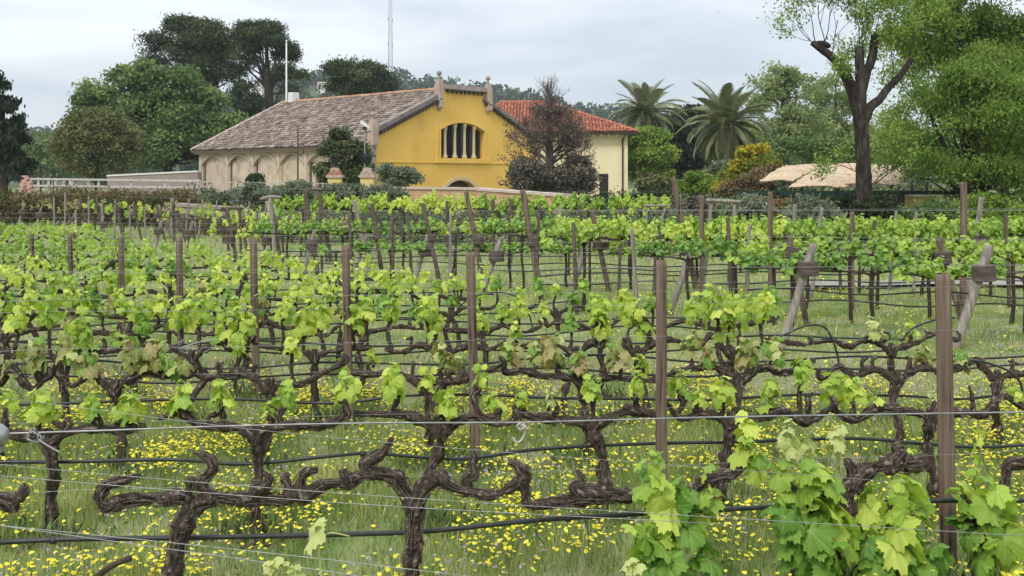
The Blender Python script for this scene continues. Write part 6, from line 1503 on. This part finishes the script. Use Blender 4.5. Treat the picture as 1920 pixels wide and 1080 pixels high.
# blurred young shoot tips of a vine below the picture
b = np.array([-.42, 1.55, 0.0]); root = empty('grapevine', b, 'pale young shoot tips poking up at the bottom, closest to the camera', 'grapevine')
rgn = np.random.default_rng(9)
mb = vine_body(rgn, .62, -.5, .75, [(-.2, .72), (.02, .74), (.1, .7), (.55, .7)], .03, True); mb.build('trunk', MATS['vine_bark'], root)
for (sx_, sy_, big) in ((592, 985, 1), (515, 1052, 0), (552, 1070, 0), (1182, 1062, 0)):
    tpt = P(sx_, sy_, 1.55) - b; fx = tpt[0] + .02
    ft = np.array([fx, 0, .66]); mid = (ft + tpt) / 2 + np.array([.03, 0, 0])
    s_ = MB().add(*sweep([(*ft, .004), (*mid, .0032), (*tpt, .0022)], 7, 0, 0, .05))
    so_ = s_.build('shoot', MATS['leaf_pale'], root)
    if big:
        for (az_, dr, sz, dz) in ((3.3, .9, .05, -.01), (.2, -.2, .02, .0)):
            link('leaf', leaf_me('pale', 2, 1), so_, M=Matrix.Translation((tpt + [0, 0, dz]).tolist()) @ Matrix(leaf_frame(az_, dr, .2).tolist()).to_4x4() @ Matrix.Scale(sz, 4))
        cc = catmull(np.array([(*(tpt + [0, 0, -.03]), .0013), (*(tpt + [.02, 0, -.012]), .0012), (*(tpt + [.05, .01, -.02]), .001)]), .005); link('tendril', MB().add(*sweep(cc, 5)).mesh('tendril', MATS['leaf_pale']), so_)
    else:
        for q in range(5): link('bud_leaf', leaf_me('pale', 1, q), so_, M=Matrix.Translation((tpt + rgn.normal(size=3) * .005).tolist()) @ Matrix(leaf_frame(q * 1.3, -.3 + q * .3, 0).tolist()).to_4x4() @ Matrix.Scale(.019, 4))

# ------------------------------------------------------------------ grass and meadow flowers
def blades(n, d0, d1, h0, h1, wd, seed, tall=True, dens=0.0, xm=.66):
    rg = np.random.default_rng(seed)
    u = rg.random(n); d = np.sqrt(d0 * d0 + u * (d1 * d1 - d0 * d0)); x = (rg.random(n) * 2 - 1) * xm * d
    nzv = wob(np.stack([x, d, 0 * x], -1), 1.7, 3) * .6 + wob(np.stack([x, d, 0 * x], -1), 5.0, 9) * .4
    k = rg.random(n) < np.clip(.62 + .75 * nzv, .10, 1); x, d, nzv = x[k], d[k], nzv[k]; n = len(x)
    z = ground_z(x, d); h = (h0 + (h1 - h0) * rg.random(n) ** 1.6) * np.clip(1 + .75 * nzv, .45, 1.9)
    a = rg.uniform(0, 6.28, n); t = rg.uniform(0, 6.28, n); ln = rg.uniform(.1, .75, n) * h
    w_ = wd * rg.uniform(.6, 1.4, n) * (d / d0) ** .5
    B = np.stack([x, d, z - .01], -1); s = np.stack([np.cos(a), np.sin(a), 0 * a], -1) * (w_ / 2)[:, None]
    L_ = np.stack([np.cos(t) * ln, np.sin(t) * ln, h], -1); Mi = B + L_ * np.array([.35, .35, .6]); T_ = B + L_
    tint = np.clip(.42 + .35 * nzv + rg.normal(size=n) * .20, 0, 1)
    if tall:
        V = np.stack([B - s, B + s, Mi + s * .8, Mi - s * .8, T_], 1).reshape(-1, 3); i = np.arange(n)[:, None] * 5
        return V, [i + np.array([[0, 1, 2, 3]]), i + np.array([[3, 2, 4]])], np.repeat(tint, 5)
    V = np.stack([B - s, B + s, T_], 1).reshape(-1, 3); i = np.arange(n)[:, None] * 3
    return V, [i + np.array([[0, 1, 2]])], np.repeat(tint, 3)
def stuff(name, parts, matn, label=None):
    Vs, Gd, Ts, off = [], {}, [], 0
    for V, G, T in parts:
        Vs.append(V); Ts.append(T)
        for g_ in G: Gd.setdefault(g_.shape[1], []).append(g_ + off)
        off += len(V)
    o_ = link(name, np_mesh(name, np.vstack(Vs), [np.vstack(v) for v in Gd.values()], MATS[matn], np.concatenate(Ts), False)); tag(o_, label, kind='stuff'); return o_
stuff('grass', [blades(200000, 4.0, 9, .04, .15, .0045, 1), blades(140000, 9, 18, .05, .16, .007, 2, False), blades(130000, 18, 44, .06, .22, .016, 3, False, xm=.66)], 'grass_blade', 'green grass and weeds between the vine rows')
stuff('dry_grass', [blades(80000, 4.3, 11, .03, .17, .004, 4, False), blades(50000, 11, 40, .05, .2, .010, 5, False)], 'dry_grass', 'dry straw and greyish seed heads in the grass')
rg = np.random.default_rng(21)
# dark tufts and brown leaves added as contact shade at near trunks and posts
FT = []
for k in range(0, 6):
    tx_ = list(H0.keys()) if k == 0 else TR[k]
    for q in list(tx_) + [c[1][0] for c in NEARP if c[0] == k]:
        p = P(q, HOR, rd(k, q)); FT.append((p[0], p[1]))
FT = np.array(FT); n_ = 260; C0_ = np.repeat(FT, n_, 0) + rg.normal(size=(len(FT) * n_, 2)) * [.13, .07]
for (sz_, mt_, nm_, lb_, ii) in ((.10, 'foliage_mid', 'shade_tuft', 'dark tufts added as contact shade round the feet of the vines', 0), (.05, 'litter', 'leaf_litter', 'brown leaves added as contact shade round the feet of the vines', 1)):
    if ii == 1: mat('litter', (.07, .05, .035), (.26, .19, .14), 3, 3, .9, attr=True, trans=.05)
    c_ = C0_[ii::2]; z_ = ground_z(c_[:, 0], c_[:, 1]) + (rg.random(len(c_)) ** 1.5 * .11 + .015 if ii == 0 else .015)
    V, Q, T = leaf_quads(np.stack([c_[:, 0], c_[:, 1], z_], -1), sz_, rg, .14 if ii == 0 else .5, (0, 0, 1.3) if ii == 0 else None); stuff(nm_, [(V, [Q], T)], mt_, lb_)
# broad weed leaves low in the grass
n = 26000; d = np.sqrt(4.3 ** 2 + rg.random(n) * (15 ** 2 - 4.3 ** 2)); x = (rg.random(n) * 2 - 1) * .66 * d
nzv = wob(np.stack([x, d, 0 * x], -1), 2.3, 31); k = rg.random(n) < np.clip(.3 + 1.3 * nzv, .03, 1); x, d = x[k], d[k]
C = np.stack([x, d, ground_z(x, d) + rg.uniform(.01, .09, len(x))], -1); V, Q, T = leaf_quads(C, .045, rg, .38, (0, 0, .9)); stuff('broadleaf_weeds', [(V, [Q], T * .8)], 'foliage_bright', 'broad leaved weeds in the grass')
mat('clover_head', (.36, .28, .30), (.55, .47, .48), 4, 2, .8, attr=True)
n = 15000; d = np.sqrt(4.3 ** 2 + rg.random(n) * (13 ** 2 - 4.3 ** 2)); x = (rg.random(n) * 2 - 1) * .66 * d
nzv = wob(np.stack([x, d, 0 * x], -1), 1.9, 47); k = rg.random(n) < np.clip(.15 + 1.3 * nzv, .02, 1); x, d = x[k], d[k]
C = np.stack([x, d, ground_z(x, d) + rg.uniform(.04, .13, len(x))], -1); C = np.repeat(C, 3, 0) + rg.normal(size=(3 * len(C), 3)) * .006; V, Q, T = leaf_quads(C, .016, rg, .8); stuff('seed_heads', [(V, [Q], T)], 'clover_head', 'dull pinkish seed heads in the grass')
def flowers(n, d0, d1, seed, r0):
    rg = np.random.default_rng(seed); d = np.sqrt(d0 * d0 + rg.random(n) * (d1 * d1 - d0 * d0)); x = (rg.random(n) * 2 - 1) * .66 * d
    nzv = wob(np.stack([x, d, 0 * x], -1), 2.1, 12) * .6 + wob(np.stack([x, d, 0 * x], -1), 6.5, 5) * .55
    k = rg.random(n) < np.clip(.22 + 1.5 * nzv, .03, 1); x, d = x[k], d[k]; n = len(x)
    h = rg.uniform(.09, .22, n); c = np.stack([x, d, ground_z(x, d) + h], -1); r_ = r0 * rg.uniform(.6, 1.15, n)
    tilt = rg.normal(size=(n, 2)) * .28; th = np.arange(8) * 2 * np.pi / 8
    ring = np.stack([np.cos(th)[None] * r_[:, None], np.sin(th)[None] * r_[:, None], (np.cos(th)[None] * tilt[:, :1] + np.sin(th)[None] * tilt[:, 1:]) * r_[:, None] + .003 * (np.arange(8) % 2)[None]], -1) + c[:, None]
    V = np.concatenate([c[:, None] + [0, 0, .006], ring, c[:, None] - [0, 0, .010]], 1).reshape(-1, 3); i = np.arange(n)[:, None, None] * 10; j = np.arange(8); jn = (j + 1) % 8
    T1_ = np.stack([np.zeros(8, int), 1 + j, 1 + jn], -1)[None] + i; T2_ = np.stack([np.full(8, 9), 1 + jn, 1 + j], -1)[None] + i
    head = (V, [T1_.reshape(-1, 3)], np.repeat(rg.random(n), 10))
    s = np.array([.0012, 0, 0]); b_ = c.copy(); b_[:, 2] -= h; b_[:, :2] += rg.normal(size=(n, 2)) * .02
    V = np.stack([b_ - s, b_ + s, c + s, c - s], 1).reshape(-1, 3); return head, (V, [np.arange(4 * n).reshape(-1, 4)], np.full(4 * n, .5))
h1, s1 = flowers(60000, 4.3, 9.5, 5, .0120); h2, s2 = flowers(13000, 9.5, 20, 6, .016)
stuff('yellow_flowers', [h1, h2], 'flower_yellow', 'small yellow flowers scattered through the grass'); stuff('flower_stems', [s1], 'flower_stem')

# ------------------------------------------------------------------ haze
hz = MB().box((0, 620, 84), (3700, 1340, 176)).build('haze', [], None, False); tag(hz, kind='stuff')
hm = bpy.data.materials.new('haze'); hm.use_nodes = True; hn = hm.node_tree; hn.nodes.clear()
o_ = N(hn, 'ShaderNodeOutputMaterial'); v_ = N(hn, 'ShaderNodeVolumePrincipled'); v_.inputs['Color'].default_value = (.80, .88, 1, 1); v_.inputs['Density'].default_value = .0002
hn.links.new(v_.outputs[0], o_.inputs['Volume']); hz.data.materials.append(hm)
